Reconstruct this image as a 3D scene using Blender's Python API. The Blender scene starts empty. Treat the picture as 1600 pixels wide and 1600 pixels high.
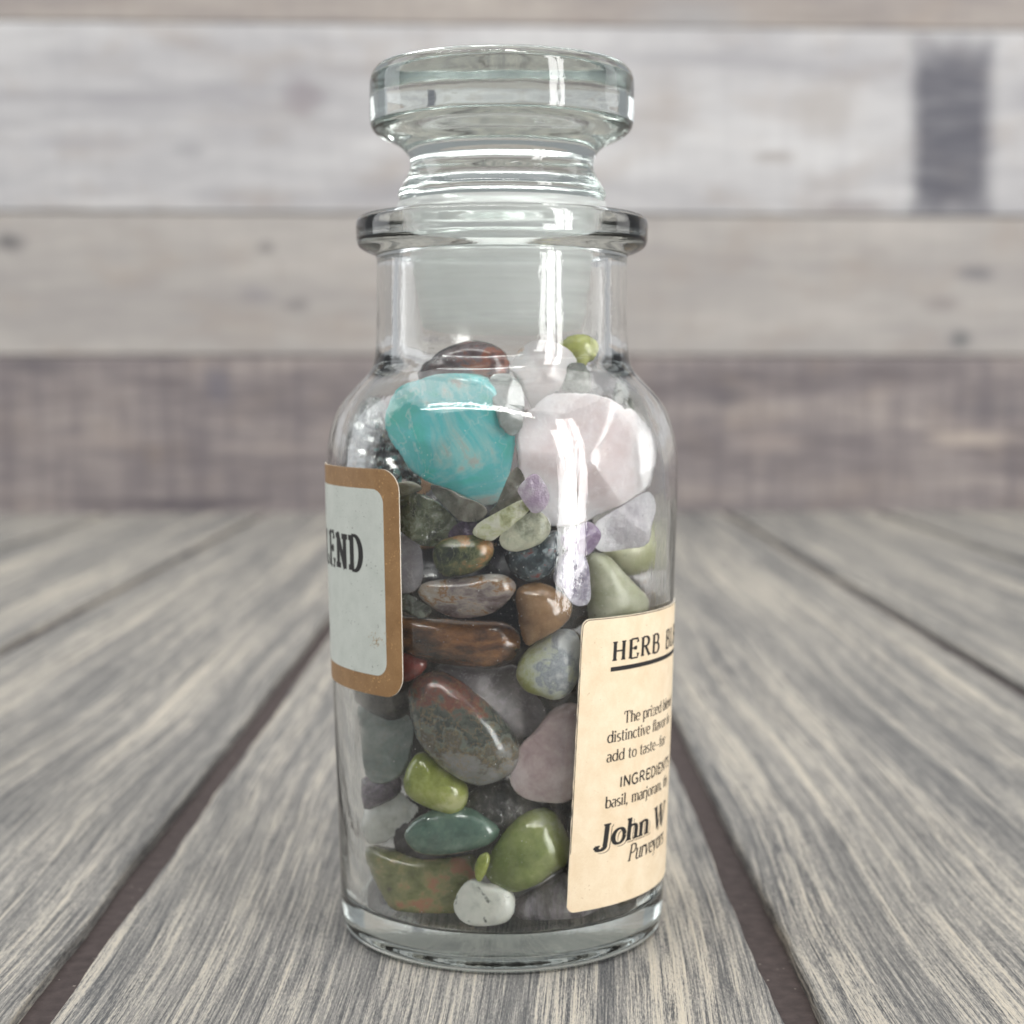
import bpy, math, random
import numpy as np
from mathutils import Vector, noise as mnoise

random.seed(7)
scene = bpy.context.scene
COL = scene.collection
MM = 0.001
R = math.radians

# ------------------------------------------------------------------ camera
F_PX = 2540.0
PITCH = math.atan(199.0 / F_PX)
CAM = Vector((1.24, -203.5, 68.3))            # millimetres, bottle axis at the origin
cd = bpy.data.cameras.new('camera')
cam = bpy.data.objects.new('camera', cd)
COL.objects.link(cam)
cam.location = CAM * MM
cam.rotation_euler = (math.pi / 2 - PITCH, 0, 0)
cd.sensor_width = 36.0
cd.lens = 36.0 * F_PX / 1600.0
cd.clip_start = 0.005
cd.clip_end = 20.0
cd.dof.use_dof = True
cd.dof.focus_distance = 0.176
cd.dof.aperture_fstop = cd.lens / 2.05
cd.dof.aperture_blades = 0
scene.camera = cam

# ------------------------------------------------------------------ light
w = bpy.data.worlds.new('World')
scene.world = w
w.use_nodes = True
bg = w.node_tree.nodes['Background']
bg.inputs[0].default_value = (0.93, 0.96, 1.0, 1)
bg.inputs[1].default_value = 0.24


def area_lamp(name, loc, target, sx, sy, radiance, col):
    d = bpy.data.lights.new(name, 'AREA')
    d.shape = 'RECTANGLE'
    d.size, d.size_y = sx, sy
    d.energy = radiance * math.pi * sx * sy
    d.color = col
    o = bpy.data.objects.new(name, d)
    o.location = loc
    o.rotation_euler = (Vector(target) - Vector(loc)).to_track_quat('-Z', 'Y').to_euler()
    COL.objects.link(o)
    o['kind'] = 'helper'
    return o


# tall window to the right in front of the bottle, soft skylight overhead, pale bounce from the left
area_lamp('window_light', (1.015, -1.055, 0.42), (0, 0, 0.42), 0.19, 1.55, 10.5, (1.0, 0.985, 0.97))
area_lamp('window_light', (1.175, -0.915, 0.42), (0, 0, 0.42), 0.15, 1.55, 10.5, (1.0, 0.985, 0.97))
area_lamp('ceiling_light', (0.0, -0.05, 1.50), (0.0, -0.05, 0.0), 2.3, 1.6, 1.85, (1.0, 0.985, 0.965))
area_lamp('strip_light', (-0.22, -0.50, 1.0), (0, 0, 0.05), 1.25, 0.04, 26.0, (1.0, 0.985, 0.96))
area_lamp('left_light', (-1.25, 0.40, 0.60), (0, 0.05, 0.1), 0.55, 1.2, 1.5, (0.96, 0.98, 1.0))
area_lamp('right_light', (1.35, 0.45, 0.60), (0, 0.05, 0.1), 0.45, 1.2, 1.2, (1.0, 0.99, 0.98))  # added side fill in place of a pale room wall, brightens the glass edges

scene.view_settings.view_transform = 'Standard'
scene.view_settings.look = 'None'
scene.view_settings.exposure = 0.42
scene.view_settings.gamma = 1.0
scene.view_settings.use_curve_mapping = False
cy = scene.cycles
cy.use_denoising = True
try:
    cy.denoiser = 'OPENIMAGEDENOISE'
    cy.denoising_input_passes = 'RGB_ALBEDO_NORMAL'
    cy.denoising_prefilter = 'ACCURATE'
except Exception:
    pass
cy.max_bounces = 20
cy.diffuse_bounces = 5
cy.glossy_bounces = 8
cy.transmission_bounces = 20
cy.transparent_max_bounces = 24
cy.caustics_reflective = True
cy.caustics_refractive = True
cy.blur_glossy = 0.3
cy.sample_clamp_indirect = 24.0
cy.use_adaptive_sampling = False

# ------------------------------------------------------------------ pixel helpers (1600 px photograph, mm world)
_cp, _sp = math.cos(PITCH), math.sin(PITCH)


def pix_dir(px, py):
    dx, dy = (px - 800.0) / F_PX, (800.0 - py) / F_PX
    return Vector((dx, _cp + dy * _sp, -_sp + dy * _cp)).normalized()


def silhouette(hw, py):
    """half width in pixels at row py -> (radius, height) of the bottle outline in mm"""
    d = pix_dir(784.5 + hw, py)
    ax = -CAM.x
    ang = math.atan2(d.x, d.y) - math.atan2(ax, -CAM.y)
    D = math.hypot(CAM.x, CAM.y)
    r = D * math.sin(ang)
    z = CAM.z + d.z / math.hypot(d.x, d.y) * math.sqrt(D * D - r * r)
    return r, z


def interp(tab, z):
    if z <= tab[0][0]:
        return tab[0][1]
    for (z0, r0), (z1, r1) in zip(tab, tab[1:]):
        if z <= z1:
            return r0 + (r1 - r0) * (z - z0) / (z1 - z0)
    return tab[-1][1]


# outer glass profile, from the heel to the collar
OUT_PX = [(251.5, 1400), (254, 1350), (258, 1240), (262, 1140), (266, 1020), (270.5, 880), (274, 775), (275, 725), (272, 693),
          (265, 662), (255, 637), (237, 613), (214, 589), (204, 576), (199, 558), (196.5, 530), (196, 480), (196, 405)]
OUT = [silhouette(*p) for p in OUT_PX]
OUT = [(z, r) for r, z in OUT]

OUT_TAB = [(3.2, OUT[0][1] - 0.25)] + OUT
FLOOR_Z = 4.4


def r_out(z):
    return interp(OUT_TAB, z)


def zpx(y):
    return silhouette(200, y)[1]


NECK_IN = 13.0
IN_KEYS = [(FLOOR_Z, 0.87), (9, 0.87), (zpx(1200), 0.885), (zpx(1060), 0.905), (zpx(950), 0.92), (zpx(725), 0.928), (zpx(693), 0.925), (zpx(662), 0.915), (zpx(637), 0.905),
           (zpx(613), 0.89), (zpx(589), 0.87), (zpx(576), 0.855), (zpx(558), 0.84), (zpx(530), NECK_IN / r_out(zpx(530))), (zpx(480), NECK_IN / r_out(zpx(480))), (zpx(405), NECK_IN / r_out(zpx(405)))]
IN_TAB = []
for _k in range(141):
    _z = FLOOR_Z + (zpx(405) - FLOOR_Z) * _k / 140
    _w = [(o, interp(IN_KEYS, _z + o) * r_out(_z + o)) for o in (-1.2, -0.6, 0.0, 0.6, 1.2)]
    IN_TAB.append((_z, sum(v for _, v in _w) / 5))
IN_TAB.append((100.0, NECK_IN))


def r_in(z):
    return interp(IN_TAB, z)


def march(p, d, fn, inside, tmax=60.0, step=0.25):
    """first t where |xy| - fn(z) changes sign to inside / outside"""
    f = lambda t: math.hypot(p.x + d.x * t, p.y + d.y * t) - fn(p.z + d.z * t)
    t0 = 1e-3
    t = t0
    while t < tmax:
        if (f(t) < 0) == inside:
            a, b = t - step, t
            for _ in range(18):
                m = (a + b) / 2
                if (f(m) < 0) == inside:
                    b = m
                else:
                    a = m
            return b
        t += step
    return None


def surf_normal(p, fn):
    s = (fn(p.z + 0.3) - fn(p.z - 0.3)) / 0.6
    h = math.hypot(p.x, p.y)
    return Vector((p.x / h, p.y / h, -s)).normalized()


def refract(d, n, eta):
    c = -d.dot(n)
    k = 1 - eta * eta * (1 - c * c)
    if k < 0:
        return None
    return (d * eta + n * (eta * c - math.sqrt(k))).normalized()


def outer_hit(px, py):
    d = pix_dir(px, py)
    start = CAM + d * 165.0
    t = march(start, d, r_out, True)
    return None if t is None else (start + d * t, d)


def inner_ray(px, py):
    """camera ray through a pixel, refracted by the glass wall: (point on the inner wall, direction in the cavity)"""
    for _ in range(60):
        h = outer_hit(px, py)
        if h:
            p, d = h
            d1 = refract(d, surf_normal(p, r_out), 1 / 1.5)
            t = march(p, d1, r_in, True, 14.0, 0.1) if d1 else None
            if t is not None:
                q = p + d1 * t
                d2 = refract(d1, surf_normal(q, r_in), 1.5)
                if d2:
                    return q, d2
        px += (784.5 - px) * 0.02                # past the last ray that enters: step towards the axis
    return q, d


# ------------------------------------------------------------------ materials
def new_mat(name):
    m = bpy.data.materials.new(name)
    m.use_nodes = True
    nt = m.node_tree
    return m, nt, nt.nodes['Principled BSDF']


def nd(nt, kind, **kw):
    n = nt.nodes.new(kind)
    for k, v in kw.items():
        setattr(n, k, v)
    return n


def mixc(nt, fac, a, b, mode='MIX'):
    n = nd(nt, 'ShaderNodeMix', data_type='RGBA', blend_type=mode)
    for sock, v in ((n.inputs[0], fac), (n.inputs[6], a), (n.inputs[7], b)):
        if isinstance(v, bpy.types.NodeSocket):
            nt.links.new(v, sock)
        elif isinstance(v, (int, float)):
            sock.default_value = v
        else:
            sock.default_value = (*v, 1)
    return n.outputs[2]


def ramp(nt, src, stops, interp_mode='LINEAR'):
    n = nd(nt, 'ShaderNodeValToRGB')
    cr = n.color_ramp
    cr.interpolation = interp_mode
    while len(cr.elements) < len(stops):
        cr.elements.new(0.5)
    for e, (p, c) in zip(cr.elements, stops):
        e.position = p
        e.color = (*c, 1) if not isinstance(c, (int, float)) else (c, c, c, 1)
    nt.links.new(src, n.inputs[0])
    return n.outputs[0]


def math_n(nt, op, a, b=None, c=None):
    n = nd(nt, 'ShaderNodeMath', operation=op)
    for s, v in zip(n.inputs, (a, b, c)):
        if v is None:
            continue
        if isinstance(v, bpy.types.NodeSocket):
            nt.links.new(v, s)
        else:
            s.default_value = v
    return n.outputs[0]


def noise_n(nt, vec, scale, detail=4, rough=0.55, dist=0.0):
    n = nd(nt, 'ShaderNodeTexNoise')
    n.inputs['Scale'].default_value = scale
    n.inputs['Detail'].default_value = detail
    n.inputs['Roughness'].default_value = rough
    n.inputs['Distortion'].default_value = dist
    if vec is not None:
        nt.links.new(vec, n.inputs['Vector'])
    return n.outputs['Fac']


def mapping(nt, vec, scale=(1, 1, 1), loc=(0, 0, 0), rot=(0, 0, 0)):
    n = nd(nt, 'ShaderNodeMapping')
    n.inputs['Scale'].default_value = scale
    n.inputs['Location'].default_value = loc
    n.inputs['Rotation'].default_value = rot
    nt.links.new(vec, n.inputs['Vector'])
    return n.outputs[0]


def bump(nt, bs, h, strength, dist):
    n = nd(nt, 'ShaderNodeBump')
    n.inputs['Strength'].default_value = strength
    n.inputs['Distance'].default_value = dist
    nt.links.new(h, n.inputs['Height'])
    nt.links.new(n.outputs[0], bs.inputs['Normal'])


def glass_mat(name, tint, rough=0.0):
    m, nt, bs = new_mat(name)
    bs.inputs['Base Color'].default_value = (*tint, 1)
    bs.inputs['Roughness'].default_value = rough
    bs.inputs['IOR'].default_value = 1.5
    bs.inputs['Transmission Weight'].default_value = 1.0
    return m


GLASS = glass_mat('clear_glass', (0.992, 0.997, 0.994))
vol = nd(GLASS.node_tree, 'ShaderNodeVolumeAbsorption')
vol.inputs['Color'].default_value = (0.72, 0.86, 0.80, 1)
vol.inputs['Density'].default_value = 15.0
_tc = nd(GLASS.node_tree, 'ShaderNodeTexCoord')
_gn = noise_n(GLASS.node_tree, mapping(GLASS.node_tree, _tc.outputs['Object'], (1000, 1000, 330)), 0.9, 3, 0.6)
bump(GLASS.node_tree, GLASS.node_tree.nodes['Principled BSDF'], _gn, 0.05, 0.00035)
GLASS.node_tree.links.new(vol.outputs[0], GLASS.node_tree.nodes['Material Output'].inputs['Volume'])


# ------------------------------------------------------------------ mesh helpers
def add_mesh(name, verts, faces, mat, parent=None, smooth=True, origin=None):
    o0 = Vector(origin) if origin is not None else Vector((0, 0, 0))
    me = bpy.data.meshes.new(name)
    me.from_pydata([((v[0] - o0.x) * MM, (v[1] - o0.y) * MM, (v[2] - o0.z) * MM) for v in verts], [], faces)
    if smooth:
        me.polygons.foreach_set('use_smooth', [True] * len(me.polygons))
    me.materials.append(mat)
    me.update()
    o = bpy.data.objects.new(name, me)
    o.location = o0 * MM
    COL.objects.link(o)
    if parent is not None:
        o.parent = parent
    return o


def fillet(pts, n=5):
    """pts: (r, z, radius) -> polyline with rounded corners"""
    out = []
    for i, (r, z, rad) in enumerate(pts):
        if rad <= 0 or i in (0, len(pts) - 1):
            out.append((r, z))
            continue
        p = Vector((r, z))
        a = Vector(pts[i - 1][:2]) - p
        b = Vector(pts[i + 1][:2]) - p
        rad = min(rad, a.length * 0.48, b.length * 0.48)
        a, b = p + a.normalized() * rad, p + b.normalized() * rad
        for k in range(n + 1):
            t = k / n
            q = a * (1 - t) ** 2 + p * (2 * t * (1 - t)) + b * t * t
            out.append((q.x, q.y))
    return out


def smooth_profile(p, sub=4):
    out = []
    for i in range(len(p) - 1):
        p0, p1, p2, p3 = (Vector(p[max(0, min(len(p) - 1, j))]) for j in (i - 1, i, i + 1, i + 2))
        for k in range(sub):
            t = k / sub
            q = 0.5 * ((2 * p1) + (p2 - p0) * t + (2 * p0 - 5 * p1 + 4 * p2 - p3) * t * t + (3 * p1 - p0 - 3 * p2 + p3) * t ** 3)
            out.append((q.x, q.y))
    out.append(tuple(p[-1]))
    return out


def lathe(name, prof, mat, parent=None, seg=144, wob=None, closed=False):
    """prof: (r, z) list; runs from axis to axis, or is a closed loop"""
    verts, faces, rings = [], [], []
    for i, (r, z) in enumerate(prof):
        if r < 1e-6:
            rings.append([len(verts)])
            verts.append((0, 0, z))
            continue
        ring = []
        for k in range(seg):
            a = 2 * math.pi * k / seg
            rr = r + (wob(a, z, i) if wob else 0.0)
            ring.append(len(verts))
            verts.append((rr * math.cos(a), rr * math.sin(a), z))
        rings.append(ring)
    pairs = list(zip(rings, rings[1:]))
    if closed:
        pairs.append((rings[-1], rings[0]))
    for A, B in pairs:
        for k in range(seg):
            k2 = (k + 1) % seg
            if len(A) == 1 and len(B) > 1:
                faces.append((A[0], B[k2], B[k]))
            elif len(B) == 1 and len(A) > 1:
                faces.append((A[k], A[k2], B[0]))
            elif len(A) > 1:
                faces.append((A[k], A[k2], B[k2], B[k]))
    return add_mesh(name, verts, faces, mat, parent)


def tag(o, label=None, cat=None, group=None, kind=None):
    for k, v in (('label', label), ('category', cat), ('group', group), ('kind', kind)):
        if v:
            o[k] = v
    return o


# ------------------------------------------------------------------ floor
def floor_mat():
    m, nt, bs = new_mat('weathered_floor_plank')
    tc = nd(nt, 'ShaderNodeTexCoord')
    oi = nd(nt, 'ShaderNodeObjectInfo')
    off = nd(nt, 'ShaderNodeVectorMath', operation='MULTIPLY_ADD')
    nt.links.new(tc.outputs['Object'], off.inputs[0])
    off.inputs[1].default_value = (1000, 1000, 1000)
    cx = nd(nt, 'ShaderNodeCombineXYZ')
    r1 = math_n(nt, 'MULTIPLY', oi.outputs['Random'], 917.0)
    r2 = math_n(nt, 'MULTIPLY', oi.outputs['Random'], 5331.0)
    nt.links.new(r1, cx.inputs[0]); nt.links.new(r2, cx.inputs[1]); nt.links.new(r1, cx.inputs[2])
    nt.links.new(cx.outputs[0], off.inputs[2])
    P = off.outputs[0]
    # slow sideways wander of the grain
    wv = noise_n(nt, mapping(nt, P, (0.010, 0.006, 0.012)), 1.0, 1, 0.5)
    wx = nd(nt, 'ShaderNodeCombineXYZ')
    nt.links.new(math_n(nt, 'MULTIPLY', math_n(nt, 'SUBTRACT', wv, 0.5), 12.0), wx.inputs[0])
    add = nd(nt, 'ShaderNodeVectorMath', operation='ADD')
    nt.links.new(P, add.inputs[0]); nt.links.new(wx.outputs[0], add.inputs[1])
    Q = add.outputs[0]
    big = noise_n(nt, mapping(nt, Q, (0.05, 0.005, 0.05)), 1.0, 2, 0.5)
    band = noise_n(nt, mapping(nt, Q, (0.19, 0.0040, 0.2)), 1.0, 3, 0.6, 0.0)
    fib = noise_n(nt, mapping(nt, Q, (1.7, 0.017, 1.0), (31, 7, 0)), 1.0, 5, 0.68, 0.0)
    fine = noise_n(nt, mapping(nt, Q, (4.2, 0.075, 2.0), (3, 77, 0)), 1.0, 4, 0.7, 0.0)
    slate = mixc(nt, ramp(nt, big, [(0.35, 0), (0.65, 1)]), (0.108, 0.111, 0.114), (0.178, 0.174, 0.166))
    # worn grey and cream wood show through along the bands, broken up by fine fibres
    f0 = math_n(nt, 'ADD', math_n(nt, 'MULTIPLY', fib, 0.5), math_n(nt, 'MULTIPLY', fine, 0.5))
    grit = noise_n(nt, mapping(nt, Q, (5.5, 0.9, 3.0), (13, 7, 0)), 1.0, 3, 0.7)
    f0 = math_n(nt, 'ADD', f0, math_n(nt, 'MULTIPLY', math_n(nt, 'SUBTRACT', grit, 0.5), 0.34))
    f0 = math_n(nt, 'MULTIPLY_ADD', math_n(nt, 'SUBTRACT', f0, 0.5), 3.1, 0.5)
    bnd = math_n(nt, 'MULTIPLY', math_n(nt, 'SUBTRACT', band, 0.5), 2.0)
    g1 = math_n(nt, 'ADD', f0, math_n(nt, 'MULTIPLY', bnd, 0.55))
    grey = mixc(nt, ramp(nt, g1, [(0.30, 0), (0.72, 1)]), slate, (0.36, 0.345, 0.315))
    g2 = math_n(nt, 'ADD', math_n(nt, 'MULTIPLY', f0, 0.8), math_n(nt, 'MULTIPLY', bnd, 0.66))
    cream = mixc(nt, math_n(nt, 'MULTIPLY', ramp(nt, g2, [(0.46, 0), (0.82, 1)]), 0.78), grey, (0.61, 0.55, 0.445))
    dark = ramp(nt, f0, [(0.14, 1), (0.40, 0)])
    col = mixc(nt, math_n(nt, 'MULTIPLY', dark, 0.66), cream, (0.050, 0.053, 0.058))
    nt.links.new(col, bs.inputs['Base Color'])
    bs.inputs['Roughness'].default_value = 0.62
    bs.inputs['Specular IOR Level'].default_value = 0.35
    hh = math_n(nt, 'ADD', math_n(nt, 'MULTIPLY', fib, 0.6), math_n(nt, 'ADD', math_n(nt, 'MULTIPLY', fine, 0.5), math_n(nt, 'MULTIPLY', grit, 0.3)))
    bump(nt, bs, hh, 0.8, 0.0007)
    return m


def groove_mat():
    m, nt, bs = new_mat('dark_groove')
    tc = nd(nt, 'ShaderNodeTexCoord')
    v = mapping(nt, tc.outputs['Object'], (1000, 1000, 1000))
    n = noise_n(nt, v, 0.5, 4, 0.6)
    col = ramp(nt, n, [(0.3, (0.032, 0.022, 0.021)), (0.7, (0.064, 0.047, 0.045))])
    spec = noise_n(nt, v, 1.1, 1, 0.5)
    col = mixc(nt, ramp(nt, spec, [(0.745, 0), (0.77, 1)]), col, (0.30, 0.26, 0.23))
    nt.links.new(col, bs.inputs['Base Color'])
    bs.inputs['Roughness'].default_value = 0.7
    bump(nt, bs, n, 0.4, 0.0005)
    return m


fl = bpy.data.objects.new('floor', None)
COL.objects.link(fl)
tag(fl, 'weathered grey plank floor with dark grooves under the bottle', None, None, 'structure')
FM, GM = floor_mat(), groove_mat()
SEAMS = [-545, -462, -379, -296, -213, -130.5, -51.0, 32.8, 116.0, 199, 282, 365, 448, 531]
Y0, Y1 = -190.0, 730.0


def plank_strip(x0, x1, i):
    verts, faces = [], []
    NY = 170
    ys = [Y0 + (Y1 - Y0) * (k / NY) for k in range(NY + 1)]
    for y in ys:
        j0 = 0.38 * mnoise.noise(Vector((i * 3.1, y * 0.035, 0))) + 0.28 * mnoise.noise(Vector((i * 3.1, y * 0.22, 5)))
        j1 = 0.38 * mnoise.noise(Vector((i * 3.1 + 3.1, y * 0.035, 9))) + 0.28 * mnoise.noise(Vector((i * 3.1, y * 0.22, 15)))
        a, b = x0 + j0, x1 + j1
        cs = [(a, -5.0), (a + 0.05, -0.55), (a + 0.35, -0.12), (a + 0.9, 0.0), (b - 0.9, 0.0), (b - 0.35, -0.12), (b - 0.05, -0.55), (b, -5.0)]
        for x, z in cs:
            verts.append((x, y, z))
    M = 8
    for k in range(NY):
        for c in range(M - 1):
            a = k * M + c
            faces.append((a, a + 1, a + M + 1, a + M))
        faces.append((k * M + M - 1, k * M, (k + 1) * M, (k + 1) * M + M - 1))
    faces.append(tuple(range(M - 1, -1, -1)))
    faces.append(tuple(NY * M + c for c in range(M)))
    o = add_mesh('plank', verts, faces, FM, fl, smooth=False)
    return o


for i, (a, b) in enumerate(zip(SEAMS, SEAMS[1:])):
    plank_strip(a + 2.3, b - 2.3, i)
add_mesh('groove_bed', [(-560, Y0 + 2, -2.0), (560, Y0 + 2, -2.0), (560, Y1 - 2, -2.0), (-560, Y1 - 2, -2.0),
                        (-560, Y0 + 2, -4.0), (560, Y0 + 2, -4.0), (560, Y1 - 2, -4.0), (-560, Y1 - 2, -4.0)],
         [(0, 1, 2, 3), (7, 6, 5, 4), (0, 4, 5, 1), (1, 5, 6, 2), (2, 6, 7, 3), (3, 7, 4, 0)], GM, fl, smooth=False)

# ------------------------------------------------------------------ wall of painted boards
WALL_Y, WALL_YAW = 667.0, R(2.6)


def wall_point(px, py):
    """pixel -> (x along wall, z) in the wall's own frame"""
    d = pix_dir(px, py)
    n = Vector((-math.sin(WALL_YAW), math.cos(WALL_YAW), 0))
    o = Vector((0, WALL_Y, 0))
    t = (o - CAM).dot(n) / d.dot(n)
    p = CAM + d * t - o
    return p.x * math.cos(WALL_YAW) + p.y * math.sin(WALL_YAW), p.z


def board_mat(name, lo, mid, hi, sx, sz, seed, stains, saw=0.0, sawcol=(0.2, 0.19, 0.22)):
    """horizontal grain between three paints; stains: (px, py, half w, half h, colour, strength) marks of the wood itself"""
    m, nt, bs = new_mat(name)
    tc = nd(nt, 'ShaderNodeTexCoord')
    P = mapping(nt, tc.outputs['Object'], (1000, 1000, 1000))
    n1 = noise_n(nt, mapping(nt, P, (sx, 0.02, sz), (seed, 0, seed)), 1.0, 4, 0.6, 0.6)
    n2 = noise_n(nt, mapping(nt, P, (sx * 5, 0.02, sz * 5), (seed, 3, seed)), 1.0, 4, 0.65, 0.2)
    n3 = noise_n(nt, mapping(nt, P, (0.02, 0.02, 0.035), (seed + 7, 1, seed)), 1.0, 3, 0.6)
    f = math_n(nt, 'ADD', math_n(nt, 'MULTIPLY', n1, 0.6), math_n(nt, 'MULTIPLY', n2, 0.4))
    f = math_n(nt, 'MULTIPLY_ADD', math_n(nt, 'SUBTRACT', f, 0.5), 1.35, 0.5)
    col = ramp(nt, f, [(0.30, lo), (0.5, mid), (0.68, hi)])
    col = mixc(nt, math_n(nt, 'MULTIPLY', ramp(nt, n3, [(0.5, 0), (0.72, 1)]), 0.45), col, (0.42, 0.35, 0.30))
    vs_ = noise_n(nt, mapping(nt, P, (0.16, 0.02, 0.01), (seed + 2, 5, 0)), 1.0, 2, 0.5)
    col = mixc(nt, math_n(nt, 'MULTIPLY', ramp(nt, vs_, [(0.45, 0), (0.7, 1)]), 0.22), col, lo)
    if saw:
        s = noise_n(nt, mapping(nt, P, (0.13, 0.02, 0.012), (seed + 9, 0, 0)), 1.0, 3, 0.55)
        col = mixc(nt, math_n(nt, 'MULTIPLY', ramp(nt, s, [(0.45, 0), (0.68, 1)]), saw), col, sawcol)
    wob = noise_n(nt, mapping(nt, P, (0.09, 0.05, 0.09)), 1.0, 3, 0.6)
    for (px, py, hw, hh, c, st, sq) in stains:
        X, Z = wall_point(px, py)
        sc = 870.0 / F_PX
        mp = mapping(nt, P, (1 / (hw * sc), 0.0, 1 / (hh * sc)), (-X / (hw * sc), 0, -Z / (hh * sc)))
        if sq:
            sep = nd(nt, 'ShaderNodeSeparateXYZ')
            nt.links.new(mp, sep.inputs[0])
            dd = math_n(nt, 'MAXIMUM', math_n(nt, 'ABSOLUTE', sep.outputs[0]), math_n(nt, 'ABSOLUTE', sep.outputs[2]))
        else:
            ln = nd(nt, 'ShaderNodeVectorMath', operation='LENGTH')
            nt.links.new(mp, ln.inputs[0])
            dd = ln.outputs['Value']
        dd = math_n(nt, 'ADD', dd, math_n(nt, 'MULTIPLY', math_n(nt, 'SUBTRACT', wob, 0.5), 0.9 if not sq else 0.32))
        mask = ramp(nt, dd, [(0.35 if not sq else 0.62, 1), (1.0, 0)])
        mask = math_n(nt, 'MULTIPLY', mask, ramp(nt, n2, [(0.25, 1.0), (0.75, 0.72)]))
        col = mixc(nt, math_n(nt, 'MULTIPLY', mask, st), col, c)
    col = mixc(nt, 1.0, col, (0.735, 0.72, 0.705), 'MULTIPLY')
    nt.links.new(col, bs.inputs['Base Color'])
    bs.inputs['Roughness'].default_value = 0.75
    bump(nt, bs, n2, 0.4, 0.001)
    return m


wl = bpy.data.objects.new('wall', None)
COL.objects.link(wl)
wl.location = (0, WALL_Y * MM, 0)
wl.rotation_euler = (0, 0, WALL_YAW)
tag(wl, 'whitewashed wooden board wall out of focus behind the bottle', None, None, 'structure')

BOARDS = [
    (-10, 83.0, board_mat('purple_grey_board', (0.17, 0.150, 0.160), (0.33, 0.297, 0.300), (0.50, 0.45, 0.425), 0.007, 0.05, 3.0,
                          [(1130, 620, 60, 24, (0.14, 0.13, 0.15), 0.75, False), (300, 790, 130, 12, (0.10, 0.09, 0.11), 0.8, False),
                           (1560, 640, 90, 22, (0.17, 0.16, 0.18), 0.6, False), (1520, 685, 90, 16, (0.68, 0.60, 0.53), 0.7, False), (1200, 690, 70, 22, (0.55, 0.47, 0.43), 0.5, False), (150, 690, 120, 14, (0.50, 0.44, 0.41), 0.5, False),
                           (340, 600, 28, 36, (0.17, 0.17, 0.22), 0.6, False), (60, 570, 60, 20, (0.15, 0.14, 0.16), 0.7, False), (420, 700, 90, 12, (0.52, 0.46, 0.43), 0.6, False)],
                          0.62, (0.19, 0.170, 0.19))),
    (83.8, 158.0, board_mat('greige_board', (0.41, 0.39, 0.39), (0.50, 0.48, 0.465), (0.60, 0.575, 0.55), 0.0045, 0.03, 11.0,
                            [(14, 378, 30, 18, (0.13, 0.13, 0.14), 0.85, False), (415, 387, 18, 15, (0.20, 0.20, 0.20), 0.7, False),
                             (462, 477, 26, 18, (0.22, 0.21, 0.22), 0.7, False), (400, 460, 36, 18, (0.30, 0.29, 0.32), 0.6, False),
                             (1526, 428, 34, 18, (0.20, 0.20, 0.22), 0.75, False), (1500, 531, 24, 20, (0.16, 0.17, 0.18), 0.8, False),
                             (1470, 476, 40, 18, (0.28, 0.25, 0.25), 0.6, False), (1365, 395, 40, 14, (0.36, 0.34, 0.34), 0.5, False)])),
    (158.8, 256.0, board_mat('whitewashed_board', (0.46, 0.46, 0.49), (0.62, 0.625, 0.645), (0.76, 0.77, 0.785), 0.0045, 0.028, 23.0,
                             [(1487, 207, 74, 158, (0.10, 0.103, 0.135), 1.0, True), (475, 150, 40, 44, (0.33, 0.30, 0.33), 0.75, False),
                              (295, 235, 30, 18, (0.38, 0.38, 0.41), 0.7, False), (1290, 170, 70, 60, (0.50, 0.47, 0.45), 0.7, False),
                              (1210, 245, 50, 14, (0.36, 0.32, 0.30), 0.6, False), (1330, 320, 60, 14, (0.36, 0.34, 0.36), 0.6, False), (120, 225, 110, 10, (0.40, 0.40, 0.45), 0.5, False)])),
    (256.8, 345.0, board_mat('tan_grey_board', (0.34, 0.31, 0.31), (0.45, 0.41, 0.385), (0.56, 0.52, 0.48), 0.007, 0.05, 37.0,
                             [(1080, 35, 110, 50, (0.44, 0.46, 0.49), 0.6, False), (1300, 25, 120, 18, (0.30, 0.27, 0.26), 0.5, False)])),
]
for i, (z0, z1, bm_) in enumerate(BOARDS):
    y0 = 0.6 * (i % 2)
    b = 0.7
    X0, X1 = -700.0, 700.0
    verts, faces = [], []
    for x in (X0, X1):
        verts += [(x, y0 + 14, z0), (x, y0 + b, z0), (x, y0, z0 + b), (x, y0, z1 - b), (x, y0 + b, z1), (x, y0 + 14, z1)]
    for k in range(6):
        k2 = (k + 1) % 6
        faces.append((k2, k, k + 6, k2 + 6))
    faces += [tuple(range(6)), tuple(range(11, 5, -1))]
    add_mesh('board', verts, faces, bm_, wl, smooth=False)
add_mesh('backing', [(-700, 13, -8), (700, 13, -8), (700, 13, 344), (-700, 13, 344), (-700, 24, -8), (700, 24, -8), (700, 24, 344), (-700, 24, 344)],
         [(0, 1, 2, 3), (7, 6, 5, 4), (0, 4, 5, 1), (1, 5, 6, 2), (2, 6, 7, 3), (3, 7, 4, 0)], GM, wl, smooth=False)

# ------------------------------------------------------------------ the bottle
bottle = bpy.data.objects.new('glass_bottle', None)
COL.objects.link(bottle)
tag(bottle, 'clear glass apothecary bottle with round stopper and two paper labels, packed with stones', 'bottle')

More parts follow.
